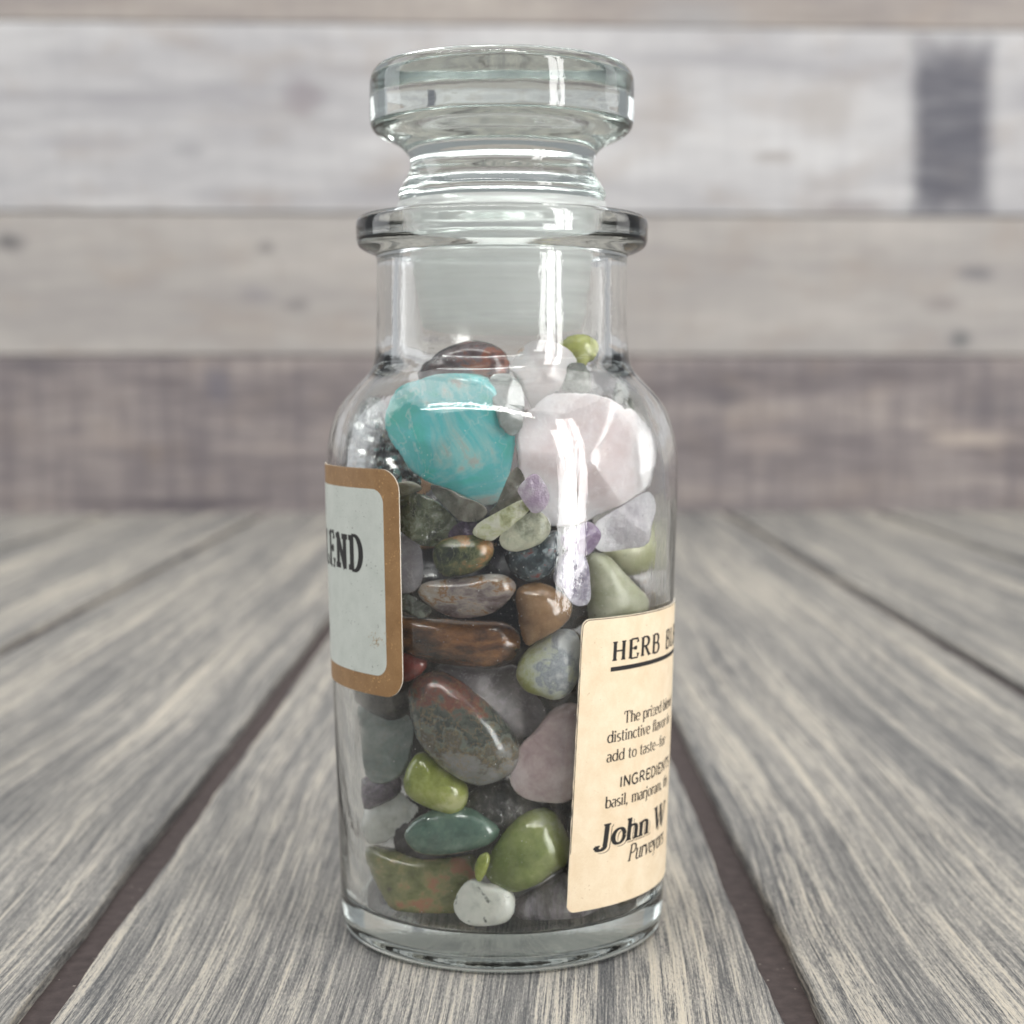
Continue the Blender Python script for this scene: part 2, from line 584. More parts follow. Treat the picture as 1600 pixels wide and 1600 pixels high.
body_out = smooth_profile([(r, z) for z, r in OUT], 4)
heel = fillet([(0, 1.1, 0), (13.5, 0.8, 2), (15.6, 0.0, 1.0), (body_out[0][0] - 0.3, 0.0, 3.6), body_out[0] + (0,)], 9)
Zc = silhouette(196, 402)[1]
cpts = [silhouette(*q) for q in [(198, 399), (212, 393), (223, 386), (227.5, 377), (228, 366), (228, 352), (226, 343), (220, 338.5)]]
ctop = cpts[-1][1] + 0.12
collar = smooth_profile(cpts, 3) + [(16.5, ctop), (13.6, ctop), (12.7, ctop - 0.35)]
inner = [(NECK_IN, ctop - 0.9)] + [(r, z) for z, r in reversed(IN_TAB) if FLOOR_Z + 1.6 < z < ctop - 2]
rb = r_in(FLOOR_Z + 1)
bot = fillet([inner[-1] + (0,), (rb - 0.05, FLOOR_Z, 1.4), (8.0, FLOOR_Z + 0.2, 3), (0, FLOOR_Z + 0.3, 0)], 6)
prof = heel + body_out[1:] + collar + inner + bot[1:]
N_OUT = len(heel) + len(body_out) - 1 + len(collar)


def wobble(a, z, i):
    if z > ctop - 2 or z < 0.3:
        return 0.0
    v = Vector((math.cos(a) * 2.2, math.sin(a) * 2.2, z * 0.045))
    if i < N_OUT:
        return 0.035 * mnoise.noise(v * 0.9) + 0.008 * mnoise.noise(Vector((v.x * 4, v.y * 4, z * 0.12)))
    if z > 66:
        return 0.05 * mnoise.noise(v + Vector((5, 5, 5))) + 0.012 * mnoise.noise(Vector((v.x * 3.2, v.y * 3.2, z * 0.10)))
    if z > 60:
        kz = (66 - z) / 6
        return (0.05 + 0.11 * kz) * mnoise.noise(v + Vector((5, 5, 5))) + (0.012 + 0.023 * kz) * mnoise.noise(Vector((v.x * 3.2, v.y * 3.2, z * 0.10)))
    return 0.16 * mnoise.noise(v + Vector((5, 5, 5))) + 0.035 * mnoise.noise(Vector((v.x * 3.2, v.y * 3.2, z * 0.10)))


lathe('glass_body', prof, GLASS, bottle, 200, wobble)

# stopper: solid glass knob on a milky plug
seal_m, nt, bs = new_mat('milky_plastic')
tcn = nd(nt, 'ShaderNodeTexCoord')
nz = noise_n(nt, mapping(nt, tcn.outputs['Object'], (25, 25, 420)), 1.0, 3, 0.55)
milk = ramp(nt, nz, [(0.3, (0.94, 0.95, 0.945)), (0.7, (0.99, 0.99, 0.985))])
nt.links.new(milk, bs.inputs['Base Color'])
bs.inputs['Roughness'].default_value = 0.3
tl = nd(nt, 'ShaderNodeBsdfTranslucent')
nt.links.new(milk, tl.inputs[0])
tp = nd(nt, 'ShaderNodeBsdfTransparent')
tp.inputs[0].default_value = (0.97, 0.98, 0.97, 1)
m1, m2 = nd(nt, 'ShaderNodeMixShader'), nd(nt, 'ShaderNodeMixShader')
m1.inputs[0].default_value = 0.55
nt.links.new(bs.outputs[0], m1.inputs[1]); nt.links.new(tl.outputs[0], m1.inputs[2])
nt.links.new(ramp(nt, nz, [(0.35, 0.50), (0.65, 0.66)]), m2.inputs[0])
nt.links.new(m1.outputs[0], m2.inputs[1]); nt.links.new(tp.outputs[0], m2.inputs[2])
nt.links.new(m2.outputs[0], nt.nodes['Material Output'].inputs['Surface'])

kp = [silhouette(*q) for q in [(161, 309), (161.5, 300), (150, 281), (143, 262), (146, 244), (162, 226), (190, 212), (202, 202), (206.5, 188), (207, 160), (206.5, 128), (203, 115)]]
kbase = ctop + 1.6
ktop = kp[-1][1] + 0.75
knob = [(0, kbase + 1.4), (8.0, kbase + 1.2), (11.0, kbase + 0.1), (12.4, kbase + 0.05)] + smooth_profile(kp, 5) + [(kp[-1][0] - 0.45, ktop - 0.2), (kp[-1][0] - 1.1, ktop), (12.5, ktop + 0.05), (8, ktop - 0.5), (0, ktop - 0.8)]


def kwob(a, z, i):
    v = Vector((math.cos(a) * 1.6, math.sin(a) * 1.6, z * 0.1))
    return 0.09 * mnoise.noise(v) + 0.03 * mnoise.noise(v * 3.1)


stopper = lathe('stopper', knob, GLASS, bottle, 160, kwob)
zb = zpx(520)
sp = [(0, zb + 0.2), (7.5, zb + 0.1), (9.7, zb + 0.5), (10.15, zb + 1.6), (10.6, zb + 5), (11.2, zb + 9), (11.35, zb + 9.1), (11.5, zb + 11), (11.35, zb + 11.2), (11.6, zb + 14),
      (11.75, ctop - 0.4), (11.9, ctop + 0.06), (12.9, ctop + 0.08), (13.0, ctop + 0.3), (12.9, kbase - 0.05), (10.6, kbase - 0.05), (10.3, ctop - 1), (10.2, zb + 12), (9.3, zb + 4), (8.5, zb + 1.3), (0, zb + 1.1)]
lathe('seal', sp, seal_m, stopper, 96)


# ------------------------------------------------------------------ labels
def body_xyz(phi, z, lift):
    """phi from the camera-facing side (-y), positive to the right"""
    r = r_out(z) + lift
    return (r * math.sin(phi), -r * math.cos(phi), z)


class LabelMap:
    """(u, v) in mm along the paper -> body surface; the left edge may lean"""
    def __init__(self, phi_top, z_top, phi_bot, z_bot, width):
        self.pt, self.zt, self.pb, self.zb, self.w = phi_top, z_top, phi_bot, z_bot, width
        self.h = z_top - z_bot

    def __call__(self, u, v, lift):
        """u mm from the left edge, v mm below the top"""
        z = self.zt - v
        t = v / self.h
        r0 = 0.5 * (r_out(self.zt) + r_out(self.zb))
        phi = self.pt + (self.pb - self.pt) * t + u / r0
        return body_xyz(phi, z, lift)

    def uv(self, px, py):
        p, _ = outer_hit(px, py)
        phi = math.atan2(p.x, -p.y)
        v = self.zt - p.z
        r0 = 0.5 * (r_out(self.zt) + r_out(self.zb))
        return (phi - self.pt - (self.pb - self.pt) * v / self.h) * r0, v


def sheet(name, lm, u0, u1, v0, v1, rad, lift, thick, mat, parent, ragged=0.0, lean=0.0):
    """rounded rectangle of paper with real thickness, bent round the body"""
    vs = []
    for k in range(9):
        vs.append(v0 + rad * (1 - math.cos(k / 8 * math.pi / 2)))
    n = 30
    vs += [v0 + rad + (v1 - v0 - 2 * rad) * k / n for k in range(1, n)]
    for k in range(8, -1, -1):
        vs.append(v1 - rad * (1 - math.cos(k / 8 * math.pi / 2)))
    NU = 48
    rows = []
    for v in vs:
        dv = max(0.0, v0 + rad - v, v - (v1 - rad))
        ins = rad - math.sqrt(max(0.0, rad * rad - dv * dv))
        a = u0 + ins + (ragged * mnoise.noise(Vector((v * 0.9, 3, 1))) + 0.5 * ragged * mnoise.noise(Vector((v * 3.2, 3, 1))) if ragged else 0)
        b = u1 - ins
        rows.append([(a + (b - a) * k / NU, v) for k in range(NU + 1)])
    verts, faces = [], []
    W = NU + 1
    for lf in (lift + thick, lift):
        for row in rows:
            for (u, v) in row:
                verts.append(lm(u, v, lf))
    nr = len(rows)
    B = nr * W
    for j in range(nr - 1):
        for k in range(NU):
            a = j * W + k
            faces.append((a, a + W, a + W + 1, a + 1))
            faces.append((B + a, B + a + 1, B + a + W + 1, B + a + W))
    loop = [k for k in range(W)] + [j * W + NU for j in range(1, nr)] + [(nr - 1) * W + k for k in range(NU - 1, -1, -1)] + [j * W for j in range(nr - 2, 0, -1)]
    for a, b in zip(loop, loop[1:] + loop[:1]):
        faces.append((a, b, B + b, B + a))
    o = add_mesh(name, verts, faces, mat, parent, smooth=False)
    if thick > 0.05:                                  # pale cut edge of the paper
        o.data.materials.append(EDGE_PAPER)
        for p_ in o.data.polygons:
            if p_.index >= 2 * (nr - 1) * NU:
                p_.material_index = 1
    return o


EDGE_PAPER, _nt, _b = new_mat('cut_paper_edge')
_b.inputs['Base Color'].default_value = (0.78, 0.72, 0.62, 1)
_b.inputs['Roughness'].default_value = 0.8


def paper_mat(name, c, c2, speck, spcol, rough=0.6, glint=False, big=None):
    m, nt, bs = new_mat(name)
    tc = nd(nt, 'ShaderNodeTexCoord')
    P = mapping(nt, tc.outputs['Object'], (1000, 1000, 1000))
    n = noise_n(nt, P, 0.45, 5, 0.6)
    f = noise_n(nt, P, 7.0, 3, 0.6)
    ff = math_n(nt, 'ADD', math_n(nt, 'MULTIPLY', n, 0.6), math_n(nt, 'MULTIPLY', f, 0.4))
    col = ramp(nt, ff, [(0.36, c), (0.64, c2)])
    s = noise_n(nt, P, 3.6, 2, 0.5)
    s2 = noise_n(nt, P, 0.35, 2, 0.5)
    sm = math_n(nt, 'ADD', s, math_n(nt, 'MULTIPLY', math_n(nt, 'SUBTRACT', s2, 0.5), 0.3))
    mask = ramp(nt, sm, [(speck, 0), (speck + 0.04, 1)])
    col = mixc(nt, math_n(nt, 'MULTIPLY', mask, 0.85), col, spcol)
    nt.links.new(col, bs.inputs['Base Color'])
    bs.inputs['Roughness'].default_value = rough
    if glint:
        nt.links.new(mask, bs.inputs['Metallic'])
    bump(nt, bs, ff, 0.15, 0.0002)
    return m


PAPER_TAN = paper_mat('gold_brown_paper', (0.265, 0.145, 0.058), (0.37, 0.215, 0.095), 0.66, (0.62, 0.36, 0.15), 0.5)
PAPER_GREEN = paper_mat('pale_green_paper', (0.56, 0.60, 0.55), (0.66, 0.695, 0.645), 0.70, (0.22, 0.23, 0.21), 0.55)
PAPER_CREAM = paper_mat('cream_paper', (0.76, 0.605, 0.41), (0.86, 0.73, 0.54), 0.73, (0.50, 0.34, 0.18), 0.65)
INK, nt, bs = new_mat('black_ink')
bs.inputs['Base Color'].default_value = (0.012, 0.011, 0.011, 1)
bs.inputs['Roughness'].default_value = 0.55
PAPER_EDGE, nt, bs = new_mat('dark_print_line')
bs.inputs['Base Color'].default_value = (0.035, 0.022, 0.014, 1)
bs.inputs['Roughness'].default_value = 0.6
SHADOW_INK, nt, bs = new_mat('brown_ink')
bs.inputs['Base Color'].default_value = (0.16, 0.12, 0.08, 1)
bs.inputs['Roughness'].default_value = 0.6

# ---- a small stroke alphabet: cap height 1
XH = 0.66


def arc(cx, cy, rx, ry, a0, a1, n=14):
    return [(cx + rx * math.cos(R(a0 + (a1 - a0) * k / n)), cy + ry * math.sin(R(a0 + (a1 - a0) * k / n))) for k in range(n + 1)]


def glyph(ch):
    """-> (strokes, serif points (x, y, left reach, right reach), advance)"""
    st, se = [], []
    V = lambda x, a=0.0, b=1.0: st.append([(x, a), (x, b)])
    Ln = lambda *p: st.append(list(p))
    S = lambda x, y, l=1, r=1: se.append((x, y, l, r))
    if ch == 'H':
        V(.14); V(.62); Ln((.14, .5), (.62, .5)); S(.14, 0); S(.14, 1); S(.62, 0); S(.62, 1); return st, se, .80
    if ch == 'E':
        V(.14); Ln((.14, 1), (.56, 1), (.57, .80)); Ln((.14, .52), (.44, .52)); Ln((.44, .62), (.44, .42)); Ln((.14, 0), (.58, 0), (.60, .24)); S(.14, 0, 1, 0); S(.14, 1, 1, 0); return st, se, .68
    if ch == 'R':
        V(.14); Ln((.14, 1), (.34, 1)); st.append(arc(.34, .755, .24, .245, 90, -90)); Ln((.14, .51), (.34, .51)); Ln((.34, .51), (.64, 0)); S(.14, 0); S(.14, 1, 1, 0); S(.64, 0, 0, 1); return st, se, .76
    if ch == 'B':
        V(.14); Ln((.14, 1), (.34, 1)); st.append(arc(.34, .765, .20, .235, 90, -90)); Ln((.14, .53), (.36, .53)); st.append(arc(.36, .265, .25, .265, 90, -90)); Ln((.14, 0), (.36, 0)); S(.14, 0, 1, 0); S(.14, 1, 1, 0); return st, se, .70
    if ch == 'L':
        V(.14); Ln((.14, 0), (.54, 0), (.56, .28)); S(.14, 0, 1, 0); S(.14, 1); return st, se, .62
    if ch == 'N':
        Ln((.14, 0), (.141, 1), (.142, 1)); Ln((.14, 1), (.64, 0)); Ln((.64, 0), (.641, 1)); S(.14, 0); S(.14, 1, 1, 0); S(.64, 1); return st, se, .80
    if ch == 'D':
        V(.14); Ln((.14, 1), (.28, 1)); st.append(arc(.28, .5, .36, .5, 90, -90, 20)); Ln((.14, 0), (.28, 0)); S(.14, 0, 1, 0); S(.14, 1, 1, 0); return st, se, .74
    if ch == 'T':
        V(.36); Ln((.06, .78), (.06, 1), (.66, 1), (.66, .78)); S(.36, 0); return st, se, .72
    if ch == 'I':
        V(.16); S(.16, 0); S(.16, 1); return st, se, .32
    if ch == 'G':
        st.append(arc(.40, .5, .32, .5, 50, 320, 22)); Ln((.66, .05), (.66, .45)); Ln((.44, .45), (.66, .45)); return st, se, .80
    if ch == 'S':
        st.append(arc(.30, .745, .21, .255, 40, 270, 14) + arc(.30, .245, .22, .245, 90, -140, 14)); return st, se, .60
    if ch == 'J':
        st.append([(.34, 1), (.34, .18)] + arc(.17, .02, .17, .17, 20, -150, 10)); S(.34, 1); st.append(arc(.06, -.02, .05, .05, 0, 360, 8)); return st, se, .54
    if ch == 'W':
        Ln((.06, 1), (.30, 0)); Ln((.30, 0), (.50, .9)); Ln((.44, 1), (.68, 0)); Ln((.68, 0), (.90, 1)); S(.06, 1); S(.48, 1); S(.90, 1); return st, se, .98
    if ch == 'P':
        V(.14); Ln((.14, 1), (.34, 1)); st.append(arc(.34, .74, .25, .26, 90, -90)); Ln((.14, .48), (.34, .48)); S(.14, 0); S(.14, 1, 1, 0); return st, se, .66
    h = XH
    if ch in 'hnmru':
        if ch == 'u':
            V(.12, .2, h); st.append([(.12, .2)] + arc(.28, .18, .16, .18, 180, 300, 8)); V(.46, 0, h); S(.12, h, 1, 0); S(.46, h, 1, 0); S(.46, 0, 0, 1); return st, se, .58
        V(.12, 0, 1 if ch == 'h' else h); S(.12, 0); S(.12, 1 if ch == 'h' else h, 1, 0)
        if ch == 'r':
            st.append(arc(.26, h - .16, .14, .16, 170, 50, 8)); st.append(arc(.36, h - .06, .035, .035, 0, 360, 8)); return st, se, .42
        st.append(arc(.28, h - .18, .17, .18, 170, 0, 10) + [(.45, 0)]); S(.45, 0)
        if ch == 'm':
            st.append(arc(.61, h - .18, .17, .18, 170, 0, 10) + [(.78, 0)]); S(.78, 0); return st, se, .90
        return st, se, .58
    if ch in 'oecbdpaq':
        if ch == 'a':
            st.append(arc(.24, h - .17, .16, .17, 150, 0, 9) + [(.40, .06), (.46, 0)]); st.append(arc(.23, .18, .16, .19, 80, 300, 12)); Ln((.26, .37), (.40, .40)); return st, se, .50
        a0, a1 = (0, 360)
        if ch == 'e':
            st.append(arc(.28, h / 2, .22, h / 2, 5, 315, 20)); Ln((.06, h / 2 + .02), (.49, h / 2 + .02)); return st, se, .55
        if ch == 'c':
            st.append(arc(.28, h / 2, .22, h / 2, 45, 315, 18)); return st, se, .50
        st.append(arc(.30, h / 2, .22, h / 2, 0, 360, 22))
        if ch == 'b':
            V(.10, 0, 1); S(.10, 1, 1, 0); return st, se, .58
        if ch == 'd':
            V(.51, 0, 1); S(.51, 1, 1, 0); S(.51, 0, 0, 1); return st, se, .62
        if ch == 'p':
            V(.10, -.30, h); S(.10, h, 1, 0); S(.10, -.30); return st, se, .58
        return st, se, .60
    if ch == 'l':
        V(.13, 0, 1); S(.13, 0); S(.13, 1, 1, 0); return st, se, .28
    if ch == 'i':
        V(.13, 0, h); S(.13, 0); S(.13, h, 1, 0); st.append(arc(.13, .88, .035, .045, 0, 360, 8)); return st, se, .28
    if ch == 'j':
        st.append([(.14, h), (.14, -.15)] + arc(.04, -.16, .10, .13, 0, -110, 6)); S(.14, h, 1, 0); st.append(arc(.14, .88, .035, .045, 0, 360, 8)); return st, se, .28
    if ch == 't':
        st.append([(.16, .88), (.16, .14)] + arc(.27, .14, .11, .14, 180, 300, 6)); Ln((.02, h), (.34, h)); return st, se, .38
    if ch == 'f':
        st.append([(.16, 0), (.16, .80)] + arc(.29, .80, .13, .19, 180, 50, 8)); Ln((.03, h), (.34, h)); S(.16, 0); return st, se, .36
    if ch == 's':
        st.append(arc(.22, h * .745, .14, h * .255, 40, 270, 10) + arc(.22, h * .245, .15, h * .245, 90, -140, 10)); return st, se, .44
    if ch == 'v':
        Ln((.06, h), (.26, 0)); Ln((.26, 0), (.45, h)); S(.06, h); S(.45, h); return st, se, .52
    if ch == 'y':
        Ln((.06, h), (.27, 0)); Ln((.46, h), (.22, -.22), (.10, -.28)); S(.06, h); S(.46, h); return st, se, .52
    if ch == 'z':
        Ln((.07, h - .12), (.08, h), (.40, h)); Ln((.40, h), (.07, 0)); Ln((.07, 0), (.42, 0), (.43, .13)); return st, se, .48
    if ch == ',':
        Ln((.10, .06), (.11, -.02), (.05, -.16)); st.append(arc(.09, .04, .03, .04, 0, 360, 8)); return st, se, .26
    if ch == '-':
        Ln((.04, .30), (.62, .30)); return st, se, .68
    return st, se, .30


def text_mesh(name, txt, lm, u0, v0, cap, width_scale, mat, parent, lift, style='serif', slant=0.0, target_w=None, offs=(0, 0), fat=1.0, gap=0.0):
    """u0, v0: left end of the baseline on the paper (mm)"""
    thick, thin, slen, sth = {'serif': (.145, .058, .055, .048), 'slab': (.22, .085, .095, .155), 'sans': (.155, .14, 0, 0), 'bold': (.27, .10, .08, .08), 'light': (.12, .055, .07, .045)}[style]
    thick, thin, sth = thick * fat, thin * fat, sth * fat
    adv = []
    x = 0.0
    for c in txt:
        adv.append(x)
        x += (glyph(c)[2] if c != ' ' else .34) + gap
    k = cap * width_scale if target_w is None else target_w / x
    verts, faces = [], []

    def put(x, y):
        return lm(u0 + (x + slant * y + offs[0]) * k, v0 - (y + offs[1]) * cap, lift)

    asp = k / cap

    def ribbon(pts, wfix=None):
        # resample for the curve of the glass
        P = [pts[0]]
        for a, b in zip(pts, pts[1:]):
            n = max(1, int(math.hypot(b[0] - a[0], b[1] - a[1]) / 0.35))
            P += [(a[0] + (b[0] - a[0]) * i / n, a[1] + (b[1] - a[1]) * i / n) for i in range(1, n + 1)]
        base = len(verts)
        for i, p in enumerate(P):
            a, b = P[max(0, i - 1)], P[min(len(P) - 1, i + 1)]
            dx, dy = (b[0] - a[0]) * asp, b[1] - a[1]
            L = math.hypot(dx, dy) or 1
            vert = abs(dy) / L
            if style != 'sans' and dx * dy > 0 and abs(dx) > .12 * L and len(pts) <= 3:
                vert *= 0.15                       # rising diagonals are hairlines
            wd = wfix or (thin + (thick - thin) * vert ** 1.4)
            nx, ny = -dy / L * wd / 2, dx / L * wd / 2
            verts.append(put(p[0] + nx / asp, p[1] + ny))
            verts.append(put(p[0] - nx / asp, p[1] - ny))
        for i in range(len(P) - 1):
            a = base + 2 * i
            faces.append((a, a + 1, a + 3, a + 2))

    for c, x0 in zip(txt, adv):
        if c == ' ':
            continue
        st, se, _ = glyph(c)
        for s in st:
            ribbon([(x0 + px, py) for px, py in s])
        if slen:
            for (sx, sy, l, r) in se:
                reach = slen / asp * 0.75 + thick / 2 / asp
                yy = sy + (sth / 2 if sy <= 0.01 else -sth / 2)
                ribbon([(x0 + sx - (reach if l else 0), yy), (x0 + sx + (reach if r else 0), yy)], sth)
    return add_mesh(name, verts, faces, mat, parent, smooth=False)


# left label: gold-brown frame round a pale green panel
pL, _ = outer_hit(616, 742)
pLb, _ = outer_hit(624, 1084)
zt = outer_hit(600, 733)[0].z
zbm = outer_hit(606, 1089)[0].z
phiR = math.atan2(*(lambda p: (p.x, -p.y))(outer_hit(627, 900)[0]))
RL = 0.5 * (r_out(zt) + r_out(zbm))
WL = RL * R(150)
lmL = LabelMap(phiR - R(150), zt, phiR - R(150), zbm, WL)
HL = zt - zbm
lab1 = sheet('label', lmL, 0, WL, 0, HL, 2.6, 0.01, 0.12, PAPER_TAN, bottle)
tag(lab1, 'gold-brown paper label with pale green panel reading END at its edge')
BW = 2.35
sheet('label_panel', lmL, BW, WL - BW, BW, HL - BW, 1.7, 0.132, 0.012, PAPER_GREEN, lab1)
SCUFF, nt, bs = new_mat('gold_scuff')
bs.inputs['Base Color'].default_value = (0.40, 0.25, 0.09, 1)
bs.inputs['Roughness'].default_value = 0.5
rs = random.Random(3)
sv, sf = [], []
for _ in range(46):
    su, sv0 = lmL.uv(rs.gauss(590, 7), rs.gauss(1002, 6))
    ang, ln_ = rs.uniform(0.2, 1.3), rs.uniform(0.10, 0.34)
    b0 = len(sv)
    for du, dv in ((0, 0), (math.cos(ang) * ln_, -math.sin(ang) * ln_), (0.09, 0.05)):
        sv.append(lmL(su + du, sv0 + dv, 0.150))
    sf.append((b0, b0 + 1, b0 + 2))
add_mesh('scuff', sv, sf, SCUFF, lab1, smooth=False)
uD, vD = lmL.uv(566, 893)
capL = lmL.uv(566, 893)[1] - lmL.uv(566, 838)[1]
text_mesh('lettering', 'HERB BLEND', lmL, uD - 31.0, vD, capL, 1, INK, lab1, 0.156, 'slab', target_w=32.0, gap=0.17)

# right label: aged cream paper
ptl, _ = outer_hit(908, 985)
pbl, _ = outer_hit(886, 1400)
zt2 = outer_hit(935, 966)[0].z
zb2 = outer_hit(905, 1424)[0].z
ph_t = math.atan2(ptl.x, -ptl.y)
ph_b = math.atan2(pbl.x, -pbl.y)
slope = (ph_b - ph_t) / (ptl.z - pbl.z)
lmR = LabelMap(ph_t - slope * (zt2 - ptl.z), zt2, ph_b + slope * (pbl.z - zb2), zb2, 0)
WR = 0.5 * (r_out(zt2) + r_out(zb2)) * R(120)
HR = zt2 - zb2
lab2 = sheet('label', lmR, 0, WR, 0, HR, 1.0, 0.01, 0.12, PAPER_CREAM, bottle, ragged=0.10)
tag(lab2, 'aged cream paper label printed in black with HERB BLEND')
# thin dark line printed along the top and left edge
lv, lf = [], []
path = [(0.10, HR - 7 - k * 0.6) for k in range(int((HR - 8.2) / 0.6))] + [(0.14 + 0.9 * (1 - math.cos(R(a))), 0.12 + 0.9 * (1 - math.sin(R(a)))) for a in (15, 30, 45, 60, 75)] + [(1.0 + k * 0.5, 0.12) for k in range(60)]
for i, (u, v) in enumerate(path):
    a, b = path[max(0, i - 1)], path[min(len(path) - 1, i + 1)]
    du, dv = b[0] - a[0], b[1] - a[1]
    L = math.hypot(du, dv)
    wd = 0.055 * (0.75 + 0.8 * abs(mnoise.noise(Vector((i * 0.7, 1, 2)))))
    lv += [lmR(u - dv / L * wd, v + du / L * wd, 0.134), lmR(u + dv / L * wd, v - du / L * wd, 0.134)]
for i in range(len(path) - 1):
    lf.append((2 * i, 2 * i + 1, 2 * i + 3, 2 * i + 2))
add_mesh('border_line', lv, lf, PAPER_EDGE, lab2, smooth=False)


def rline(txt, xa, ya, xb, yb, cap_px, style, **kw):
    """a printed line whose baseline runs from pixel a to pixel b"""
    ua, va = lmR.uv(xa, ya)
    ub, vb = lmR.uv(xb, yb)
    cap = lmR.uv(xa, ya)[1] - lmR.uv(xa, ya - cap_px)[1]
    return text_mesh('lettering', txt, lmR, ua, va, cap, 1, kw.pop('mat', INK), lab2, kw.pop('lift', 0.15), style, target_w=ub - ua, gap=0.11, **kw)


ua, va = lmR.uv(957, 1033)
ub, vb = lmR.uv(1029, 1020)
kk = (ub - ua)
rline('HERB', 955, 1033, 1030, 1020, 30, 'serif', fat=1.55)
capH = lmR.uv(957, 1033)[1] - lmR.uv(957, 1003)[1]
text_mesh('lettering', 'BLEND', lmR, ub + 1.9, va, capH, 1, INK, lab2, 0.15, 'serif', target_w=kk * 1.12, fat=1.55, gap=0.11)
# underline
lv, lf = [], []
uu, vv = lmR.uv(953, 1046)
for i in range(40):
    for dv in (-0.26, 0.26):
        lv.append(lmR(uu + i * 0.55, vv + dv, 0.15))
for i in range(39):
    lf.append((2 * i, 2 * i + 1, 2 * i + 3, 2 * i + 2))
add_mesh('underline', lv, lf, INK, lab2, smooth=False)


def fline(txt, x, y, per, cap_px, style, **kw):
    """a printed line starting at pixel (x, y); per = mm per unit of advance"""
    u, v = lmR.uv(x, y)
    cap = v - lmR.uv(x, y - cap_px)[1]
    tot = sum(glyph(c)[2] if c != ' ' else .34 for c in txt)
    return text_mesh('lettering', txt, lmR, u, v, cap, 1, kw.pop('mat', INK), lab2, kw.pop('lift', 0.15), style, target_w=tot * per, **kw)


fline('The prized blend', 973, 1130, 1.62, 18, 'serif', fat=1.12)
fline('distinctive flavor in', 947, 1161, 1.62, 18, 'serif', fat=1.12)
fline('add to taste-for', 946, 1191, 1.66, 17.5, 'serif', fat=1.12)
fline('INGREDIENTS', 966, 1230, 1.85, 16, 'sans', fat=1.25)
fline('basil, marjoram, thy', 944, 1263, 1.62, 18, 'serif', fat=1.12)
for mat_, off_, fat_, lift_ in ((SHADOW_INK, (.10, -.09), 1.12, 0.140), (PAPER_CREAM, (.055, -.05), 1.25, 0.146), (INK, (0, 0), 1.0, 0.154)):
    fline('John W', 929, 1325, 4.15, 35, 'bold', mat=mat_, offs=off_, fat=fat_, lift=lift_, slant=0.06)
fline('Purveyors', 979, 1346, 2.05, 25, 'light', fat=1.25, slant=0.22)

# ------------------------------------------------------------------ the stones
def stone_mat(name, stops, scale=0.35, detail=6, dist=0.6, rough=0.13, grad=(0, 0, 0), stretch=(1, 1, 1), sss=0.0, trans=0.0, spec=None, seed=0.0,
              vein=None, bumpy=0.0, rrot=(0, 0, 0), coat=0.15, ssr=0.004, nweight=1.0, bscale=1.2):
    """stops: colour ramp over noise plus a slope across the stone (grad in its own box, x right, z up); vein: (colour, width, scale)"""
    m, nt, bs = new_mat(name)
    tc = nd(nt, 'ShaderNodeTexCoord')
    P = mapping(nt, tc.outputs['Object'], tuple(1000 * s for s in stretch), (seed, seed * 2, seed * 3), rrot)
    def deep(c):
        return tuple(v ** 0.96 if max(c) < 0.35 else v for v in c)
    stops = [(p_, deep(c_)) for p_, c_ in stops]
    f = math_n(nt, 'MULTIPLY', math_n(nt, 'SUBTRACT', noise_n(nt, P, scale * 1.15, detail, 0.66, dist * 0.3), 0.5), 1.6 * nweight)
    f = math_n(nt, 'ADD', f, 0.5)
    if any(grad):
        sep = nd(nt, 'ShaderNodeSeparateXYZ')
        nt.links.new(tc.outputs['Generated'], sep.inputs[0])
        for g, o in zip(grad, sep.outputs):
            if g:
                f = math_n(nt, 'ADD', f, math_n(nt, 'MULTIPLY', math_n(nt, 'SUBTRACT', o, 0.5), g))
    col = ramp(nt, f, stops)
    if vein:
        vc, vw, vs = vein
        v = noise_n(nt, mapping(nt, tc.outputs['Object'], (1000, 1000, 1000), (seed + 4, 1, 8)), vs * 1.3, 5, 0.65, 0.25)
        va_ = math_n(nt, 'ABSOLUTE', math_n(nt, 'SUBTRACT', v, 0.5))
        col = mixc(nt, ramp(nt, va_, [(vw * 0.2, 0.55), (vw, 0)]), col, vc)
    if spec:
        sc, thr, scale_s = spec
        s = noise_n(nt, mapping(nt, tc.outputs['Object'], (1000, 1000, 1000), (seed, 9, 2)), scale_s, 2, 0.6)
        col = mixc(nt, ramp(nt, s, [(thr, 0), (thr + 0.07, 0.9)]), col, sc)
    nt.links.new(col, bs.inputs['Base Color'])
    rn = noise_n(nt, tc.outputs['Object'], 900.0, 3, 0.6)
    rr = nd(nt, 'ShaderNodeMapRange')
    rr.inputs[3].default_value = max(0.02, rough * 0.7)
    rr.inputs[4].default_value = rough * 1.4
    nt.links.new(rn, rr.inputs[0])
    nt.links.new(rr.outputs[0], bs.inputs['Roughness'])
    bs.inputs['IOR'].default_value = 1.54
    bs.inputs['Coat Weight'].default_value = coat
    bs.inputs['Coat Roughness'].default_value = 0.06
    if sss:
        bs.inputs['Subsurface Weight'].default_value = sss
        bs.inputs['Subsurface Radius'].default_value = (1.0, 0.9, 0.85)
        bs.inputs['Subsurface Scale'].default_value = ssr
    if trans:
        bs.inputs['Transmission Weight'].default_value = trans
    hb = noise_n(nt, mapping(nt, tc.outputs['Object'], (1000, 1000, 1000)), bscale, 4, 0.6)
    bump(nt, bs, hb, 0.10 + bumpy, 0.0006)
    return m


